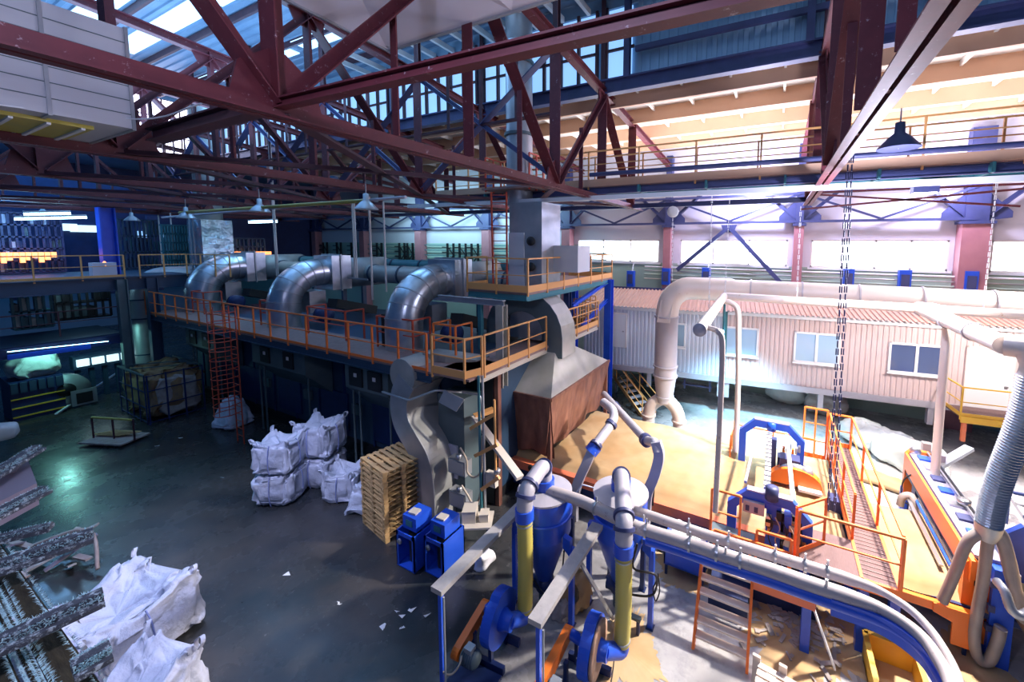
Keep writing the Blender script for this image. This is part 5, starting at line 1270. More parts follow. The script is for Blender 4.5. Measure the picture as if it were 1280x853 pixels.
MB().bar((-.42,10.0,2.3),(-.30,12.9,2.3),.06).build('tie_bar','cover_lilac',t)
MB().bar((.60,9.7,2.2),(.52,13.1,2.3),.1).build('tie_bar','duct_dusty',t)
MB().box(-.42,.02,9.38,9.46,1.95,2.22).build('socket_panel','duct_grey',t)
for k in (-.33,-.15): MB().box(k-.04,k+.04,9.36,9.38,2.0,2.12).build('socket','navy_steel',t)
MB().box(.06,.36,9.45,9.75,1.1,2.25).build('slide_column','blue_paint',t)
MB().box(.42,.56,9.4,9.65,.7,2.1).build('slide_column','blue_paint',t)
MB().lathe([(.05,0),(.14,.02),(.14,.3),(.05,.32)],(.15,9.45,2.35),(0,0,1),12).build('motor','navy_steel',t)
r=random.Random(12)
MB().box(.12,.88,9.62,9.72,.8,2.0).build('mounting_plate','black',t)
for k in range(34):
    MB().cbox((r.uniform(.1,.85),9.36+r.uniform(0,.12),r.uniform(.9,2.1)),(r.uniform(.05,.16),.1,r.uniform(.05,.2))).build('valve_block',r.choice(['steel','black','navy_steel','duct_cream','ochre_rail','black']),t)
for k in range(5):
    a=V((.1+k*.14,9.32,2.1-.05*k));MB().tube(catmull([a,a+V((.1,-.06,-.2)),a+V((.02,-.04,-.5)),a+V((.14,-.02,-.8))],4),.014,5).build('air_line','cable_beige' if k%2 else 'black',t)
# far arch details
MB().box(.08,.26,12.9,13.1,1.2,2.2).build('slide_column','navy_steel',t)
MB().box(.3,.72,12.75,13.1,1.2,1.75).build('gearbox','navy_steel',t)
MB().lathe([(.05,0),(.13,.02),(.13,.26),(.05,.28)],(.1,13.15,2.35),(0,0,1),12).build('motor','blue_paint',t)
for k in range(6): MB().cbox((.45+.08*k,12.9,1.95+.06*(k%3)),(.06,.12,.18)).build('valve_block',('orange_paint','cream_box','steel')[k%3],t)
MB().box(-.85,1.1,9.25,9.4,.0,.75).build('base_box','blue_dark',t)
# saw with the orange guard
c=V(az(995,590,1.75))
t=thing('saw_unit','saw unit with a big orange half-round guard on the conveyor behind the blue arch','saw',(c.x,c.y,1.2))
poly=[(c.x-.68,c.y,1.32)]+[(c.x+.62*math.cos(PI-PI*k/14)*1.05,c.y,1.38+.42*math.sin(PI*k/14)) for k in range(15)]+[(c.x+.68,c.y,1.32)]
MB().prism(poly,(0,.28,0)).build('blade_guard','orange_paint',t)
MB().lathe([(.02,-.01),(.55,-.01),(.55,.01),(.02,.01)],(c.x,c.y+.14,1.36),(0,1,0),28).build('saw_blade','steel',t)
MB().cbox((c.x+.35,c.y-.08,1.33),(.55,.2,.07)).build('foot_plate','white_paint',t)
MB().lathe([(.04,0),(.15,.02),(.15,.2),(.04,.24)],(c.x+.28,c.y+.3,1.72),(0,-1,0),16).build('fan_motor','galv_dull',t)
MB().cbox((c.x-.15,c.y+.35,1.72),(.5,.4,.5)).build('gearbox','navy_steel',t)
a=V(az(1022,600,1.5));MB().cbox((c.x+.92,c.y-.3,1.3),(.34,.4,.3)).build('motor_box','navy_steel',t)
# ================================================================ WALKWAY BRIDGE
zW=1.55
a=V(az(1035,556,zW));WX0=a.x;b=V(az(1060,553,zW));WX1=b.x+.05;WY1=a.y;WY0=V(az(1120,736,zW)).y-.05
WX1=(WX1+V(az(1112,715,zW)).x)/2
t=thing('walkway_bridge','brown plank walkway bridge with orange edges crossing over the mat','walkway',((WX0+WX1)/2,(WY0+WY1)/2,zW))
n=9
MB().box(WX0,WX1,WY0,WY1,zW-.05,zW).build('deck','plank',t)
mb=MB()
y=WY0+.05
while y<WY1: mb.box(WX0+.03,WX1-.03,y,y+.015,zW,zW+.012);y+=.13
mb.build('deck_pattern','deck',t)
for x in (WX0,WX1): MB().box(x-.03,x+.03,WY0,WY1,zW-.16,zW+.02).build('edge_channel','orange_rail',t)
LX0=V(az(1010,700,zW)).x+.05
MB().box(LX0-.2,WX0,WY0,WY0+1.15,zW-.05,zW).build('landing_deck','plank',t)
MB().box(-1.05,-.15,WY0+.0,WY0+.35,zW-.05,zW).build('landing_deck','machine_grey',t)
MB().box(-1.05,WX1,WY0-.03,WY0+.03,zW-.2,zW+.02).build('edge_channel','orange_rail',t)
for (x,y) in ((WX0+.05,WY0+.1),(WX1-.05,WY0+.1),(WX0+.05,WY1-.1),(WX1-.05,WY1-.1),(.85,8.5)):
    MB().box(x-.08,x+.08,y-.08,y+.08,0,zW-.05).build('leg','blue_paint' if y<9.4 else 'orange_rail',t)
railing('bridge_railing','orange railing along the left side of the walkway bridge',[(WX0,WY0+1.2,zW),(WX0,WY1-.07,zW)],1.05,1.5,'orange_rail',.12,(.5,))
railing('bridge_railing','orange railing along the right side of the walkway bridge',[(WX1,WY0+.07,zW),(WX1,WY1-.07,zW)],1.05,2.2,'orange_rail',0,(.5,))
railing('bridge_end_railing','orange railing across the near end of the walkway bridge',[(LX0-.25,WY0,zW),(WX1,WY0,zW)],1.05,1.2,'orange_rail',0,(.5,))
railing('bridge_end_railing','orange railing across the far end of the walkway bridge',[(WX0,WY1,zW),(WX1,WY1,zW)],1.05,.8,'orange_rail',.14,(.5,))
g=V(az(1000,620,zW))
railing('safety_gate','orange gate frame between the blue arch and the walkway bridge',[(LX0-.3,WY0+.1,zW),(LX0+.28,WY0+.75,zW)],1.05,.8,'orange_rail',.1,(.5,))
a=V(az(916,600,1.0));railing('safety_gate','tall orange guard frame left of the far blue arch',[(-1.05,13.2,.2),(-1.05,14.6,.2)],1.7,.7,'orange_rail',0,(.3,.6))
railing('safety_gate','orange guard rail behind the far blue arch',[(-1.05,14.75,.3),(1.4,14.75,.3)],1.35,1.2,'orange_rail',.2,(.5,))
railing('safety_gate','tall orange guard frame at the left far end of the walkway bridge',[(WX0-.7,WY1+.1,zW-.6),(WX0-.05,WY1+.1,zW-.6)],1.7,.4,'orange_rail',.15,(.35,.7))
p=[V(az(893,700,zW)),V(az(925,716,zW))]
railing('stair_head_railing','orange railing by the stair head, left of the near blue arch',[(-1.05,WY0+.02,zW),(-.45,WY0+.02,zW)],1.0,.6,'orange_rail',0,(.5,))
railing('loop_rail','low bent orange loop rail in front of the near blue arch',[(-.1,WY0-.05,zW-.1),(.55,WY0-.05,zW-.1)],.5,.65,'orange_rail',0,())
railing('loop_rail','long low orange rail running behind the twin pipes',[(-.95,WY0-.1,zW-.15),(LX0-.4,WY0-.1,zW-.15)],.28,.9,'orange_rail',0,())
stair('bridge_stair','orange stair with pale open treads rising to the walkway bridge',(-.62,8.3,zW),(-.62,7.5,.02),.98,6,(1,0,0),'orange_rail','wood_white',.9,(False,False),.17)
tag(MB().box(-.13,.95,8.08,8.16,zW-.32,zW-.08).build('orange_beam','orange_beam'),'orange beam between the stair head and the blue leg under the walkway','beam')
tag(MB().bar((.95,8.3,1.1),(1.35,8.3,.05),.09,.03).build('leaning_plank','white_paint'),'thin white plank leaning beside the blue walkway leg','plank')
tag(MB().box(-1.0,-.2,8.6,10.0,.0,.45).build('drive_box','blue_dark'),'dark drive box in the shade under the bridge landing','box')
# ================================================================ ORANGE CROSS CUTTER at right
t=thing('cross_cutter','orange and blue cross-cutting machine with lilac top covers at the right','machine',(4.2,12,0))
def cheek(y,h0,h1,x0,x1,m,name='cheek'):
    return MB().prism([(x0,y,h0),(x1,y,h0),(x1,y,h1-.3),(x1-.25,y,h1),(x0+.12,y,h1),(x0,y,h1-.15)],(0,.16,0)).build(name,m,t)
ya=14.3;yb=9.9
cheek(ya,.7,2.1,3.65,4.45,'orange_paint')
cheek(yb,.3,2.0,3.56,3.95,'orange_paint')
MB().box(3.62,3.68,yb-.1,ya,1.55,2.0).build('side_panel','orange_paint',t)
MB().box(3.72,4.15,yb+.1,ya,1.95,2.02).build('top_cover','cover_lilac',t)
MB().box(4.15,4.4,yb+.1,ya+.1,1.75,1.83).build('top_cover','duct_dusty',t)
MB().box(3.68,4.35,yb+.16,ya,1.35,1.95).build('inner_beam','blue_dark',t)
for k in range(7): MB().box(3.85,4.1,yb+.7+k*.55,yb+.95+k*.55,2.02,2.07).build('cylinder_block',('blue_paint','navy_steel','steel')[k%3],t)
MB().bar((4.12,yb+.5,2.12),(4.12,ya,2.12),.045).build('guide_rod','steel',t);MB().bar((4.3,yb+.5,1.95),(4.3,ya,1.95),.04).build('guide_rod','black',t)
for y in (yb+1.9,ya+.05): MB().lathe([(.04,0),(.13,.02),(.13,.1),(.04,.12)],(4.12 if y<13 else 3.85,y,2.1),(0,0,1) if y<13 else (0,-1,0),16).build('pulley','steel',t)
MB().box(3.95,4.28,yb-.1,yb+.35,.0,1.95).build('blue_cheek','blue_paint',t)
for z in (.7,1.1,1.6): MB().box(3.9,4.0,yb-.14,yb-.04,z,z+.12).build('hinge','navy_steel',t)
for z in (.9,1.45): MB().box(3.72,3.8,yb-.02,yb+.0,z,z+.1).build('latch','black',t)
MB().prism([(4.45,yb+.9,1.2),(5.0,yb+.9,1.2),(5.05,yb+.9,2.1),(4.7,yb+.9,2.4),(4.4,yb+.9,2.1)],(0,.12,0)).build('blue_guard','blue_paint',t)
MB().box(3.75,4.3,yb+.2,yb+.4,.0,.55).build('lower_frame','blue_dark',t)
for (x,y) in ((3.75,ya+.1),(4.35,ya+.1),(3.75,yb+1.6),(4.9,yb+.3)): MB().box(x-.07,x+.07,y-.07,y+.07,0,1.4).build('leg','blue_dark',t)
MB().cbox((3.9,ya-.5,1.2),(.3,.3,.6)).build('control_block','navy_steel',t)
MB().tube(catmull([ay(1150,590,13.6),ay(1130,600,13.6),ay(1128,625,13.4),ay(1145,632,13.4),ay(1152,618,13.4)],5),.02,6).build('cable_loop','cable',t)
MB().tube(catmull([ay(1125,632,13.),ay(1128,622,13.),ay(1138,620,13.),ay(1143,628,12.9),ay(1150,645,12.8)],5),.09,10).build('bent_pipe','hose_grey',t)
# grey column in front of the cabins
a=V(az(1171,598,0));
t=thing('pipe_post','pale post and box standing between the wrapped bundles and the cutter','post',(4.4,15.6,0))
MB().box(4.35,4.55,15.5,15.7,0,1.9).build('post','duct_cream',t);MB().box(4.55,4.85,15.3,15.6,1.0,1.7).build('side_box','panel_lilac',t)
# ramps and frames at far right
a=V(az(1168,590,.9));
tag(MB().bar(ay(1160,590,15.),ay(1212,560,16.),.25,.1).build('grey_ramp','galv_dull'),'grey sloping chute between the cutter and the yellow balcony','chute')
t=thing('roller_table','blue-framed roller table at the right edge behind the flexible duct','table',(7.5,13.5,0))
for k in range(4): MB().bar((5.8+k*.9,11.6,1.0),(6.3+k*.9,15.6,1.0),.1,.12).build('side_beam','blue_paint' if k%2 else 'duct_grey',t)
for k in range(6): MB().bar((5.7+k*.1,11.9+k*.65,1.08),(8.9,11.9+k*.65,1.08),.09,.06).build('roller','blue_dark' if k%2 else 'steel',t)
for (x,y) in ((5.9,11.8),(6.3,15.4),(8.,12.)): MB().bar((x,y,0),(x,y,1.),.1).build('leg','blue_dark',t)
# ================================================================ CYCLONES, FANS, PIPES
def cyclone(c,ztop,label,R=.58):
    x,y=c;t=thing('cyclone',label,'cyclone',(x,y,0),'blue dust cyclones')
    MB().lathe([(.12,.62),(.16,.62),(R*.96,1.75),(R,1.8),(R,ztop)],(x,y,0),(0,0,1),32).build('cone_body','blue_paint',t)
    MB().lathe([(R+.02,ztop-.04),(R+.02,ztop),(.2,ztop+.05),(.2,ztop+.02)],(x,y,0),(0,0,1),32,False).build('lid','duct_grey',t)
    MB().lathe([(R+.01,ztop-.5),(R+.035,ztop-.49),(R+.035,ztop-.46),(R+.01,ztop-.45)],(x,y,0),(0,0,1),32).build('band','blue_paint',t)
    MB().lathe([(.18,.35),(.2,.38),(.2,.62),(.13,.64)],(x,y,0),(0,0,1),20).build('outlet_valve','blue_dark',t)
    MB().cyl((x-.25,y-.05,.5),(x+.25,y-.05,.5),.14,16).build('outlet_drum','blue_dark',t)
    MB().lathe([(.13,.0),(.13,.36)],(x,y,0),(0,0,1),14).build('outlet_pipe','machine_grey',t)
    for k,(dx,dy) in enumerate(((-.62,-.25),(.78,-.2),(.35,.62),(-.45,.6))):
        MB().bar((x+dx,y+dy,0),(x+dx,y+dy,1.75),.1,.1).build('leg','blue_paint' if k<2 else 'blue_dark',t)
        MB().prism([(x+dx,y+dy-.1,1.95),(x+dx*.75,y+dy*.75-.1,1.95),(x+dx*.75,y+dy*.75-.1,1.7),(x+dx,y+dy-.1,1.6)],(0,.12,0)).build('leg_bracket','blue_paint',t)
        MB().box(x+dx-.08,x+dx+.08,y+dy-.08,y+dy+.08,0,.02).build('foot_plate','blue_dark',t)
    MB().box(x+R*.98,x+R+.14,y-.25,y-.15,ztop-.85,ztop-.75).build('nameplate','duct_grey',t)
    return t
c2=V(az(776,614,2.67));c1=V(az(681,612,2.67))
cyclone((c2.x,c2.y),2.67,'right blue dust cyclone, fed by the second yellow hose')
cyclone((c1.x,c1.y),2.67,'left blue dust cyclone, nearest the rusty hood')
def riser(c,hx,label,hose_label,ztop=1.95):
    # pipe arching over the lid, ending in a yellow hose down to the fan
    x,y=c;t=thing('arched_pipe',label,'pipe',(x,y,2.7),'pipes arching over the cyclones')
    hx,hy=hx;zt_=ztop+.62
    full=fil([(x,y,2.6),(x,y,zt_+.0),(hx,hy+.02,zt_-.12),(hx,hy,ztop-.05)],.3,6)
    MB().tube(full,.16,20).build('pipe','duct_grey',t)
    for i in (4,9,12):
        if i<len(full)-1:
            p=V(full[i]);d=(V(full[i+1])-V(full[i-1])).normalized();b=MB().tube([p-d*.03,p+d*.03],.2,20).build('flange','navy_steel',t)
    MB().tube([(x,y,2.66),(x,y,2.92)],.21,20).build('collar','blue_paint',t)
    MB().tube([(hx,hy,ztop-.07),(hx,hy,ztop+.15)],.185,20).build('collar','blue_paint',t)
    o=[];rr=[];n=60
    for i in range(n+1):
        k=i/n;o.append(V((hx+.02*math.sin(k*PI),hy,ztop-(ztop-.65)*k)));rr.append(.155 if i%2 else .148)
    h=MB().tube(o,rr,20).build('yellow_hose','hose_yellow');tag(h,hose_label,'hose','yellow hoses feeding the blue fans')
    for z in (ztop-.05,ztop-.17,.72): 
        MB().tube([(hx,hy,z),(hx,hy,z+.03)],.165,20).build('hose_clamp','galv_dull',h)
    return t
def fan(c,hx,label,gp,rust=False):
    x,y=c;hx,hy=hx;z=.85;t=thing('blue_fan',label,'fan',(x,y,0),'blue radial fans with orange belt guards')
    ax_=V((.99,.08,0)).normalized();sd=V((-ax_.y,ax_.x,0))
    cc=V((x,y,z-.05))
    # scroll housing
    R=.46;prof=[];
    for k in range(36):
        a=2*PI*k/36;r=R*(1+.12*k/36);prof.append((r*math.cos(a+PI*.6),r*math.sin(a+PI*.6)))
    vs=[];n=36
    for s in (-.10,.10):
        for (a,b) in prof: vs.append(cc+ax_*s+sd*a+V((0,0,b)))
    MB().add(vs,[[i,(i+1)%n,n+(i+1)%n,n+i] for i in range(n)]+[list(range(n))[::-1],list(range(n,2*n))]).build('scroll_housing','blue_paint',t)
    d_,a_,b_=frame(ax_)
    for k in range(18):
        q=cc-ax_*.105+(a_*math.cos(2*PI*k/18)+b_*math.sin(2*PI*k/18))*R*.97;MB().cyl(q-ax_*.012,q+ax_*.012,.013,6,False).build('rim_bolt','steel',t)
    if rust: MB().lathe([(R*.78,0),(R*.98,.0),(R*.98,.05),(R*.78,.05)],cc+ax_*.11,ax_,32).build('rusty_rim','fan_rust',t)
    MB().lathe([(.05,0),(.2,.0),(.15,.14),(.15,.22)],cc+ax_*.10,ax_,20).build('inlet_cone','blue_paint',t)
    p0=cc+ax_*.42;p3=V((hx,hy,.66))
    MB().tube(fil([cc+ax_*.22,V((hx,hy,z-.36)),p3],.25,6),.14,18).build('inlet_elbow','blue_paint',t)
    # bearing tube to the belt guard
    g=V(ax(gp[0][0],gp[0][1],x-.42))
    MB().cyl(cc-ax_*.14,g+ax_*.02,.09,12).build('shaft_tube','blue_paint',t)
    # belt guard: slanted capsule, from shaft down to motor
    m_=V(ax(gp[1][0],gp[1][1],x-.42));ax0=ax_;m_.z=max(m_.z,.25)
    d=(m_-g).normalized();L=(m_-g).length;u=d.cross(ax_).normalized();poly=[]
    for k in range(9): a=PI/2+PI*k/8;poly.append(g+d*(.1*math.cos(a))*1.+u*.1*math.sin(a))
    for k in range(9): a=-PI/2+PI*k/8;poly.append(m_+d*(.13*math.cos(a))+u*.13*math.sin(a))
    MB().prism([p-ax_*.07 for p in poly],ax_*.14).build('belt_guard','orange_paint',t)
    mp=m_+ax_*.1
    MB().lathe([(.05,0),(.14,.02),(.14,.3),(.1,.34),(.05,.36)],mp,ax_,18).build('motor','machine_grey',t)
    mb=MB()
    for k in range(6): mb.lathe([(.14,.05+k*.042),(.152,.05+k*.042),(.152,.062+k*.042),(.14,.062+k*.042)],mp,ax_,18)
    mb.build('cooling_fins','machine_dark',t)
    MB().cbox(mp+ax_*.16+V((0,0,.17)),(.16,.14,.1)).build('terminal_box','galv_dull',t)
    # base frame
    for s in (-.28,.28):
        a=cc+sd*s-ax_*.55;a.z=.1;b=cc+sd*s+ax_*.3;b.z=.1;MB().bar(a,b,.08,.14).build('base_rail','blue_dark',t)
    for q in (-.38,.0):
        for s in (-.26,.26):
            a=cc+sd*s+ax_*q;a.z=.0;b=a.copy();b.z=.6 if q else .5;MB().bar(a,b,.07).build('pedestal','blue_dark',t)
    a=m_+ax_*-.1;a.z=.06;b=cc-sd*.62+ax_*.3;b.z=.06;MB().bar(a,b,.5,.08).build('motor_base','blue_dark',t)
    return t
h1=az(656,762,.66);h2=az(777,803,.66)
h1=(h1[0],h1[1]);h2=(h2[0],h2[1])
riser((c1.x,c1.y),h1,'lilac-grey pipe arching over the lid of the left cyclone','left yellow hose, dropping to the fan below the left cyclone',ay(656,645,h1[1])[2])
riser((c2.x,c2.y),h2,'lilac-grey pipe arching over the lid of the right cyclone','right yellow hose, dropping to the fan with a rusty rim',ay(777,687,h2[1])[2])
f1=V(az(623,772,.8));f2=V(az(739,808,.8))
fan((f1.x,f1.y),h1,'left blue fan with an orange belt guard, at the foot of the left yellow hose',((606,757),(573,815)))
fan((f2.x,f2.y),h2,'right blue fan with a rusty rim and orange belt guard, under the right yellow hose',((710,790),(676,858)),True)
# cable trays on posts
grp='grey cable trays on thin posts'
for i,((a,b),l) in enumerate((((V(az(545,740,2.2)),V(az(662,622,2.2))),'long grey cable tray sloping past the left cyclone'),((V(az(668,780,2.2)),V(az(747,657,2.2))),'grey cable tray between the two cyclones'))):
    t=thing('cable_tray',l,'cable tray',(a.x,a.y,0),grp)
    MB().bar(a,b,.24,.09).build('tray','cable_tray',t)
    for k in (.02,):
        p=a.lerp(b,k);MB().bar((p.x+.05,p.y,0),(p.x+.05,p.y,2.15),.07).build('post','blue_paint',t)
    MB().cyl((a.x+.15,a.y+.02,.35),(a.x+.15,a.y+.02,2.15),.018,6).build('conduit','galv_dull',t)
    if i==1: MB().bar(a.lerp(b,.62)+V((.05,0,-.1)),V((b.x+.3,b.y+.2,.05)),.06).build('slanted_leg','galv_dull',t)
tag(MB().tube(catmull([ay(555,840,4.45),ay(556,843,4.5),ay(565,843,4.6),ay(574,832,4.7),ay(577,820,4.8)],5),.016,6).build('fan_cable','cable_beige'),'beige cable curling from the tray post to the left fan motor','cable')
a=V(az(616,690,2.1));b=V(az(655,622,2.1))
# twin pipes
zP=2.72
def twin(pts,label,r,off,m='duct_grey'):
    t=thing('twin_pipe',label,'pipe',(pts[3][0],pts[3][1],zP),'pair of pipes curving away at lower right')
    P=catmull([V(p) for p in pts],6)
    MB().tube(P,[r-.035*max(0,min(1,(p.x-1.2)/.5)) for p in P],16).build('pipe',m,t)
    for k in (8,14,20,24,27):
        if k<len(P)-1:
            d=(P[k+1]-P[k]).normalized();MB().tube([P[k]-d*.02,P[k]+d*.02],r+.025,16).build('pipe_clamp','steel',t)
            MB().bar(P[k]+V((0,0,-r)),P[k]+V((0,0,r+.12)),.03).build('clamp_bolt','steel',t)
    return t,P
up=[az(x,y,zP) for x,y in ((793,638),(845,656),(892,672),(950,690),(1006,707),(1060,724),(1100,739),(1137,762),(1163,788),(1182,816),(1196,845),(1206,885))]
lo=[az(x,y,zP) for x,y in ((668,608),(725,626),(788,656),(845,675),(896,692),(955,711),(1010,730),(1055,745),(1097,760),(1130,779),(1156,801),(1175,828),(1188,854),(1196,890))]
twin(up,'upper of the twin pipes, starting at the right cyclone lid',.09,0,'duct_dusty')
tt,P=twin(lo,'lower of the twin pipes with blue sides, starting at the left cyclone',.115,0,'duct_dusty')
mb=MB();pp=[p+V((0.02,-.05,-.13)) for p in P[14:]]
ribbon(mb,pp,.3,.10,(0,0,1)) if 0 else mb.tube(pp,.10,12);mb.build('blue_casing','blue_paint',tt)
ribs=[p+V((-.02,-.10,-.16)) for p in P[40:]]
ribbon(MB(),ribs,.26,.06,(0,0,1)).build('blue_side_band','blue_paint',tt)
for k,(px,py) in enumerate(((808,650),(908,690),(1031,730))):
    a=V(az(px,py,zP));MB().tube([(a.x,a.y-.16,zP-.1),(a.x,a.y-.16,zP+.2)],.02,6).build('bolt','steel',tt)
# straight rail with boxes behind pipes (small blue tank with white heap)
a=V(az(880,650,.9))
t=thing('blue_tub','low blue tub with white lumps between the conveyor and the twin pipes','tub',(a.x-.4,a.y-.3,0))
x0,x1=-2.1,-1.15;y0_,y1_=9.0,9.7
mb=MB().box(x0,x1,y0_,y0_+.03,.3,1.0).box(x0,x1,y1_-.03,y1_,.3,1.0).box(x0,x0+.03,y0_,y1_,.3,1.0).box(x1-.03,x1,y0_,y1_,.3,1.0).box(x0,x1,y0_,y1_,.28,.32);mb.build('tub_body','blue_paint',t)
for (x,y) in ((x0+.05,y0_+.05),(x1-.05,y0_+.05),(x0+.05,y1_-.05),(x1-.05,y1_-.05)): MB().bar((x,y,0),(x,y,.3),.06).build('leg','blue_dark',t)
MB().bar((x0-.6,y0_-.05,1.12),(x1+.05,y0_-.05,1.12),.03).build('handle_bar','white_paint',t)
tag(blob('','',((x0+x1)/2,(y0_+y1_)/2,.6),(.85,.6,.45),97,amp=.1,freq=4).build('white_lumps','paper'),'white lumps heaped in the low blue tub','lumps')
# curved blue-lilac chutes and inclined pipes over the mat
t=thing('curved_chute','left curved lilac chute bending down to the conveyor side','chute',(-5.2,9.9,1),'curved lilac chutes')
def chute(t,P,Y,w=.28):
    pts=catmull([V(ay(x,y,Y+k)) for x,y,k in P],6);ribbon(MB(),pts,.16,w,(0,1,0)).build('chute_body','duct_grey',t)
chute(t,((741,562,.35),(733,580,.2),(722,605,.05),(717,630,0),(717,650,0)),9.7,.26)
MB().tube([ay(738,566,10.05),ay(745,557,10.2)],.2,14).build('collar','blue_paint',t)
t2=thing('curved_chute','right curved lilac chute with a hooked top beside the right cyclone','chute',(-2.5,9.6,1),'curved lilac chutes')
chute(t2,((820,552,.3),(824,570,.25),(818,595,.1),(810,615,0),(807,640,0),(806,655,0)),9.6,.26)
MB().bar(ay(818,600,9.65),ay(816,632,9.65),.04).build('rod','black',t2)
p0=ay(741,562,10.05)
t=thing('inclined_pipe','grey pipe with a bend running from the hood side down to the left lilac chute','pipe',p0,'inclined pipes from the hood')
MB().tube(fil([ay(745,556,10.1),ay(763,532,10.8),ay(768,522,11.1),ay(766,512,11.3),ay(754,503,11.6)],.25),.14,16).build('pipe','duct_grey',t)
for (x,y,Y) in ((763,532,10.8),(744,558,10.1)): MB().tube([ay(x,y,Y),ay(x+2,y-3,Y+.08)],.19,16).build('flange','navy_steel',t)
t=thing('inclined_pipe','long straight grey pipe from the hood corner down to the right lilac chute','pipe',ay(760,510,11.6),'inclined pipes from the hood')
MB().tube(fil([ay(755,493,13.2),ay(808,551,10.4),ay(819,553,9.95),ay(822,566,9.85)],.2),.12,16).build('pipe','duct_grey',t)
MB().tube([ay(768,507,12.5),ay(771,511,12.3)],.16,16).build('flange','navy_steel',t);MB().tube([ay(806,549,10.5),ay(809,552,10.35)],.18,16).build('flange','navy_steel',t)
t=thing('bent_handrail','thin white bent rail between the two cyclones','rail',ay(725,615,8.6));MB().tube(fil([ay(716,622,8.6),ay(728,606,8.6),ay(748,612,8.6)],.05),.018,6).build('rail_tube','white_paint',t)
# cables around cyclone legs
grp='black cables by the cyclones'
c=c2
hose('black_cable','black cable hanging in loops on the right leg of the right cyclone',[(c.x+.55,c.y-.5,2.0),(c.x+.5,c.y-.55,1.5),(c.x+.9,c.y-.45,1.45),(c.x+.92,c.y-.3,1.1),(c.x+.8,c.y-.35,.85),(c.x+.3,c.y-.45,.8),(c.x+.1,c.y-.4,1.0)],.022,'cable',False,grp,'cable',8)
hose('black_cable','thinner black cable coiled beside the right leg of the right cyclone',[(c.x+.95,c.y-.35,1.4),(c.x+.98,c.y-.3,1.0),(c.x+.92,c.y-.36,.8),(c.x+.85,c.y-.3,1.0),(c.x+.97,c.y-.32,1.3)],.014,'cable',False,grp,'cable',6)
c=c1
hose('black_cable','black cable by the outlet of the left cyclone',[(c.x+.65,c.y-.3,1.7),(c.x+.6,c.y-.4,1.0),(c.x+.3,c.y-.45,.7),(c.x-.1,c.y-.3,.75)],.018,'cable',False,grp,'cable',8)
hose('floor_cable','thin cable on the floor below the right fan',[az(768,822,.01),az(766,840,.01),az(763,860,.01),az(760,880,.01)],.012,'cable',False,None,'cable',6)
tag(MB().cyl((c2.x+.32,c2.y-.3,0),(c2.x+.32,c2.y-.3,.55),.06,12).build('floor_pipe','machine_grey'),'short dark upright pipe on the floor under the right cyclone','pipe')
t=thing('floor_bracket','small blue-grey bracket frame on the floor by the right cyclone leg','bracket',(c2.x+.45,c2.y-.4,0))
MB().box(c2.x+.15,c2.x+.65,c2.y-.5,c2.y-.4,.3,.36).build('bar','machine_grey',t)
for q in (.2,.6): MB().box(c2.x+q-.03,c2.x+q+.03,c2.y-.5,c2.y-.44,0,.3).build('leg','blue_dark',t)
tag(blob('','',(c1.x+.55,c1.y+.25,0),(.6,.6,.7),99,amp=.15,freq=4).build('fibre_pile','mat_wool'),'heap of yellow fibre on the floor beside the left cyclone','fibre')
tag(blob('','',(c1.x+.45,c1.y-.05,0),(.45,.4,.35),98,amp=.12,freq=4).build('pale_fibre_pile','bale_pale'),'small pale fibre heap at the foot of the left cyclone','fibre')
# yellow bin, white pallets, dusty floor patches
a=V(az(1080,788,.55));b=V(az(1146,815,.55));x0,x1=a.x,b.x;ya_=a.y
t=thing('yellow_bin','shallow yellow steel bin with a flap, on the floor under the curving pipes','bin',((x0+x1)/2,ya_-.8,0))
w=.04;y0_=ya_-1.9
mb=MB().box(x0,x1,y0_,ya_,.02,.08);mb.build('bin_floor','floor_dust',t)
for (p,q,r_,s) in ((x0,x0+w,y0_,ya_),(x1-w,x1,y0_,ya_),(x0,x1,ya_-w,ya_),(x0,x1,y0_,y0_+w)): MB().box(p,q,r_,s,.02,.5).build('bin_side','yellow_paint',t)
mb=MB()
for (p,q,r_,s) in ((x0-.03,x0+.06,y0_,ya_),(x1-.06,x1+.03,y0_,ya_),(x0,x1,ya_-.05,ya_+.04)): mb.box(p,q,r_,s,.5,.55)
mb.build('rim','yellow_paint',t)
MB().prism([(x0+.5,ya_+.1,.5),(x1-.1,ya_+.1,.35),(x1-.1,ya_+.12,.75),(x0+.5,ya_+.12,.95)],(0,.04,0)).build('flap','yellow_paint',t)
grp='whitish pallets at the bottom edge'
for i,(z,l) in enumerate(((.60,'lower whitish pallet at the bottom edge'),(.76,'whitish pallet on top, beside two upright white slats'))):
    pallet('white_pallet',l,(.62,6.42,z),-.12,'wood_white',grp,1.25,.95)
tag(MB().cbox((.62,6.42,.3),(1.1,.8,.6),-.12).build('wooden_crate','scrap_wood'),'wooden crate carrying the whitish pallets','crate')
tag(MB().cbox((.02,6.96,.66),(.12,.05,.65),-.12).build('upright_board','wood_white'),'upright white slat at the left corner of the whitish pallets','board');tag(MB().cbox((.42,6.95,.68),(.12,.05,.68),-.12).build('upright_board','wood_white'),'second upright white slat on the whitish pallets','board')
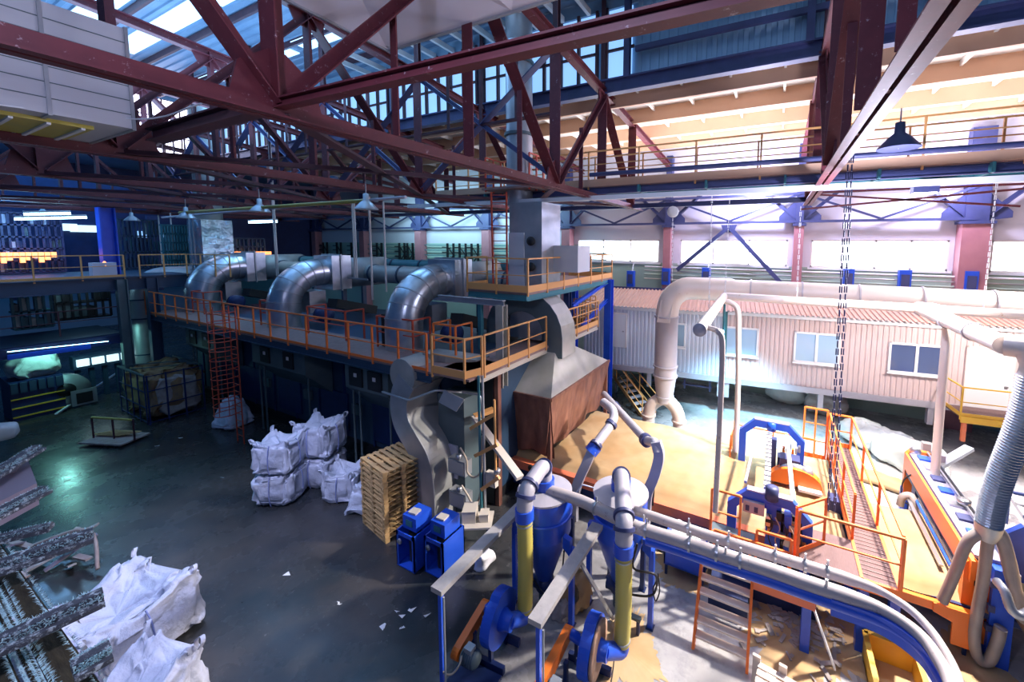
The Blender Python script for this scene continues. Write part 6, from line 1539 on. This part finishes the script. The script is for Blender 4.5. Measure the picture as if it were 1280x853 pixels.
def patch(pts,m,label,seed,h=.006):
    q=[V(az(x,y,0)) for x,y in pts];cc=sum(q,V((0,0,0)))/len(q);vs=[(cc.x,cc.y,h+.01)];n=220
    loop=[]
    for i in range(n):
        k=i/n*len(q);a=q[int(k)%len(q)];b=q[(int(k)+1)%len(q)];p=a.lerp(b,k-int(k));p+= (p-cc)*(.35*noise.noise(V((p.x*2.5,p.y*2.5,seed)))+.3*noise.noise(V((p.x*8,p.y*8,seed)))+.15*noise.noise(V((p.x*22,p.y*22,seed))));vs.append((p.x,p.y,h))
    o=MB().add(vs,[(0,1+i,1+(i+1)%n) for i in range(n)]).build('fibre_dust',m);return tag(o,label,'dust',None,'stuff')
patch(((820,690),(905,700),(880,740),(830,735)),'floor_dust','yellow fibre dust on the floor by the conveyor, left of the stair',2)
patch(((935,780),(1000,720),(1080,760),(1090,853),(960,853)),'floor_dust','yellow fibre dust on the floor under the walkway bridge',4)
patch(((760,770),(800,760),(830,853),(720,870)),'floor_dust','tan stain of fibre dust beside the right fan',6)
patch(((1160,790),(1230,780),(1270,853),(1180,870)),'floor_dust','yellow fibre dust on the floor at the lower right corner',8)
r=random.Random(77);mb=MB();cc=V(az(990,775))
for k in range(170):
    p=cc+V((r.gauss(0,.55),r.gauss(0,.45),.015+r.random()*.05))
    mb.cbox(p,(r.uniform(.05,.3),r.uniform(.03,.1),.012),0,Matrix.Rotation(r.uniform(0,PI),3,'Z')@Matrix.Rotation(r.uniform(-.3,.3),3,'X'))
tag(mb.build('fibre_litter','bale_pale'),'messy pale litter under the walkway bridge','litter',None,'stuff')
# small wheel cart on floor
a=V(az(845,695,0));t=thing('hand_roller','dark hand roller with a green bar on the floor left of the stair','roller',a)
MB().bar((a.x-.35,a.y,.08),(a.x+.3,a.y-.12,.08),.1,.06).build('bar','teal_steel',t);MB().cyl((a.x-.42,a.y-.06,.07),(a.x-.42,a.y+.1,.07),.07,12).build('wheel','black',t);MB().cyl((a.x+.3,a.y-.3,.1),(a.x+.42,a.y+.0,.1),.1,12).build('wheel','black',t)
# ================================================================ LIGHT
sc=bpy.context.scene
def area(name,loc,size,power,col,rot,sy=None):
    l=bpy.data.lights.new(name,'AREA');l.energy=power;l.color=col;l.size=size
    if sy: l.shape='RECTANGLE';l.size_y=sy
    o=bpy.data.objects.new(name,l);C.objects.link(o);o.location=loc;o.rotation_euler=rot;return o
def point(name,loc,power,col,r=.25):
    l=bpy.data.lights.new(name,'POINT');l.energy=power;l.color=col;l.shadow_soft_size=r
    o=bpy.data.objects.new(name,l);C.objects.link(o);o.location=loc;return o
def spot(name,loc,tgt,power,col,deg,blend,r=.25):
    l=bpy.data.lights.new(name,'SPOT');l.energy=power;l.color=col;l.spot_size=math.radians(deg);l.spot_blend=blend;l.shadow_soft_size=r
    o=bpy.data.objects.new(name,l);C.objects.link(o);o.location=loc;o.rotation_euler=(V(tgt)-V(loc)).to_track_quat('-Z','Y').to_euler();return o
spot('flood_key',(3.2,12.2,9.1),(2.6,9.6,0),11500,(1,.90,.83),126,.45,.2)
spot('flood_bay',(9.,15.,9.3),(7.5,15,0),6000,(1,.86,.80),140,.5,.3)
spot('left_floor_fill',(-24.,1.0,7.4),(-17,3.,0),1300,(.12,.7,1),46,.8,.3)  # unseen spot added for the teal pool on the left floor
point('wall_fill',(-1.,21.4,10.6),1300,(.62,.62,1),.3)  # added bare light that brightens the window wall
point('wall_fill_right',(6.,21.4,10.8),1000,(.75,.68,1),.3)  # second added light, for the right part of the window wall
spot('back_floor_fill',(-.6,17.4,5.6),(-1.2,16.8,0),5500,(.35,.75,1),95,.5,.3)  # unseen spot added to brighten the floor behind the mat
area('roof_fill',(-20,6,12.4),16,1700,(.35,.62,1),(PI,0,0),6)  # added panel that lights the high roof from below, no fixture
spot('bag_fill',(-10.2,3.2,8.6),(-11.6,4.,0),2100,(.58,.62,1),72,.5,.3)  # unseen spot added to brighten the big bags
area('wall_fill_left',(-20,20.5,10.2),14,700,(.45,.8,1),(math.radians(70),0,0),1)  # unseen panel added to lighten the left back wall
point('truss_fill',(-2.0,-.6,10.4),700,(.62,.66,1),.3)  # invented light that brightens the plenum duct and trusses
area('aisle_fill',(0,18.2,10.4),18,1500,(.97,.93,1),(PI,0,0),3)  # unseen upward panel added to brighten the aisle ceiling
point('chord_fill',(1.9,10.8,8.6),800,(.76,.76,1),.2)  # added light standing in for floodlight spill on the truss chord
area('clerestory_sky',(-19,11.5,15.6),22,1100,(.25,.55,1),(math.radians(-50),0,0),2)
area('roof_sky',(-12,4,16.),26,500,(.22,.50,1),(0,0,0),3)
area('left_bay_lamps',(-40,6,12.0),14,900,(.12,.45,1),(0,0,0),10)
point('gallery_lamp',(-28.9,5.,3.3),110,(.35,1,.9),.2)
point('machine_lamp',(-30.5,4.5,8.6),260,(.2,.5,1),.4)
w=bpy.data.worlds.new('world');sc.world=w;w.use_nodes=True
w.node_tree.nodes['Background'].inputs[0].default_value=(.06,.25,.8,1);w.node_tree.nodes['Background'].inputs[1].default_value=.16
sc.view_settings.view_transform='Standard';sc.view_settings.look='None';sc.view_settings.gamma=1;sc.view_settings.exposure=0.
sc.view_settings.use_curve_mapping=False
sc.cycles.use_denoising=True
sc.cycles.max_bounces=6;sc.cycles.sample_clamp_indirect=6;sc.cycles.caustics_reflective=False;sc.cycles.caustics_refractive=False
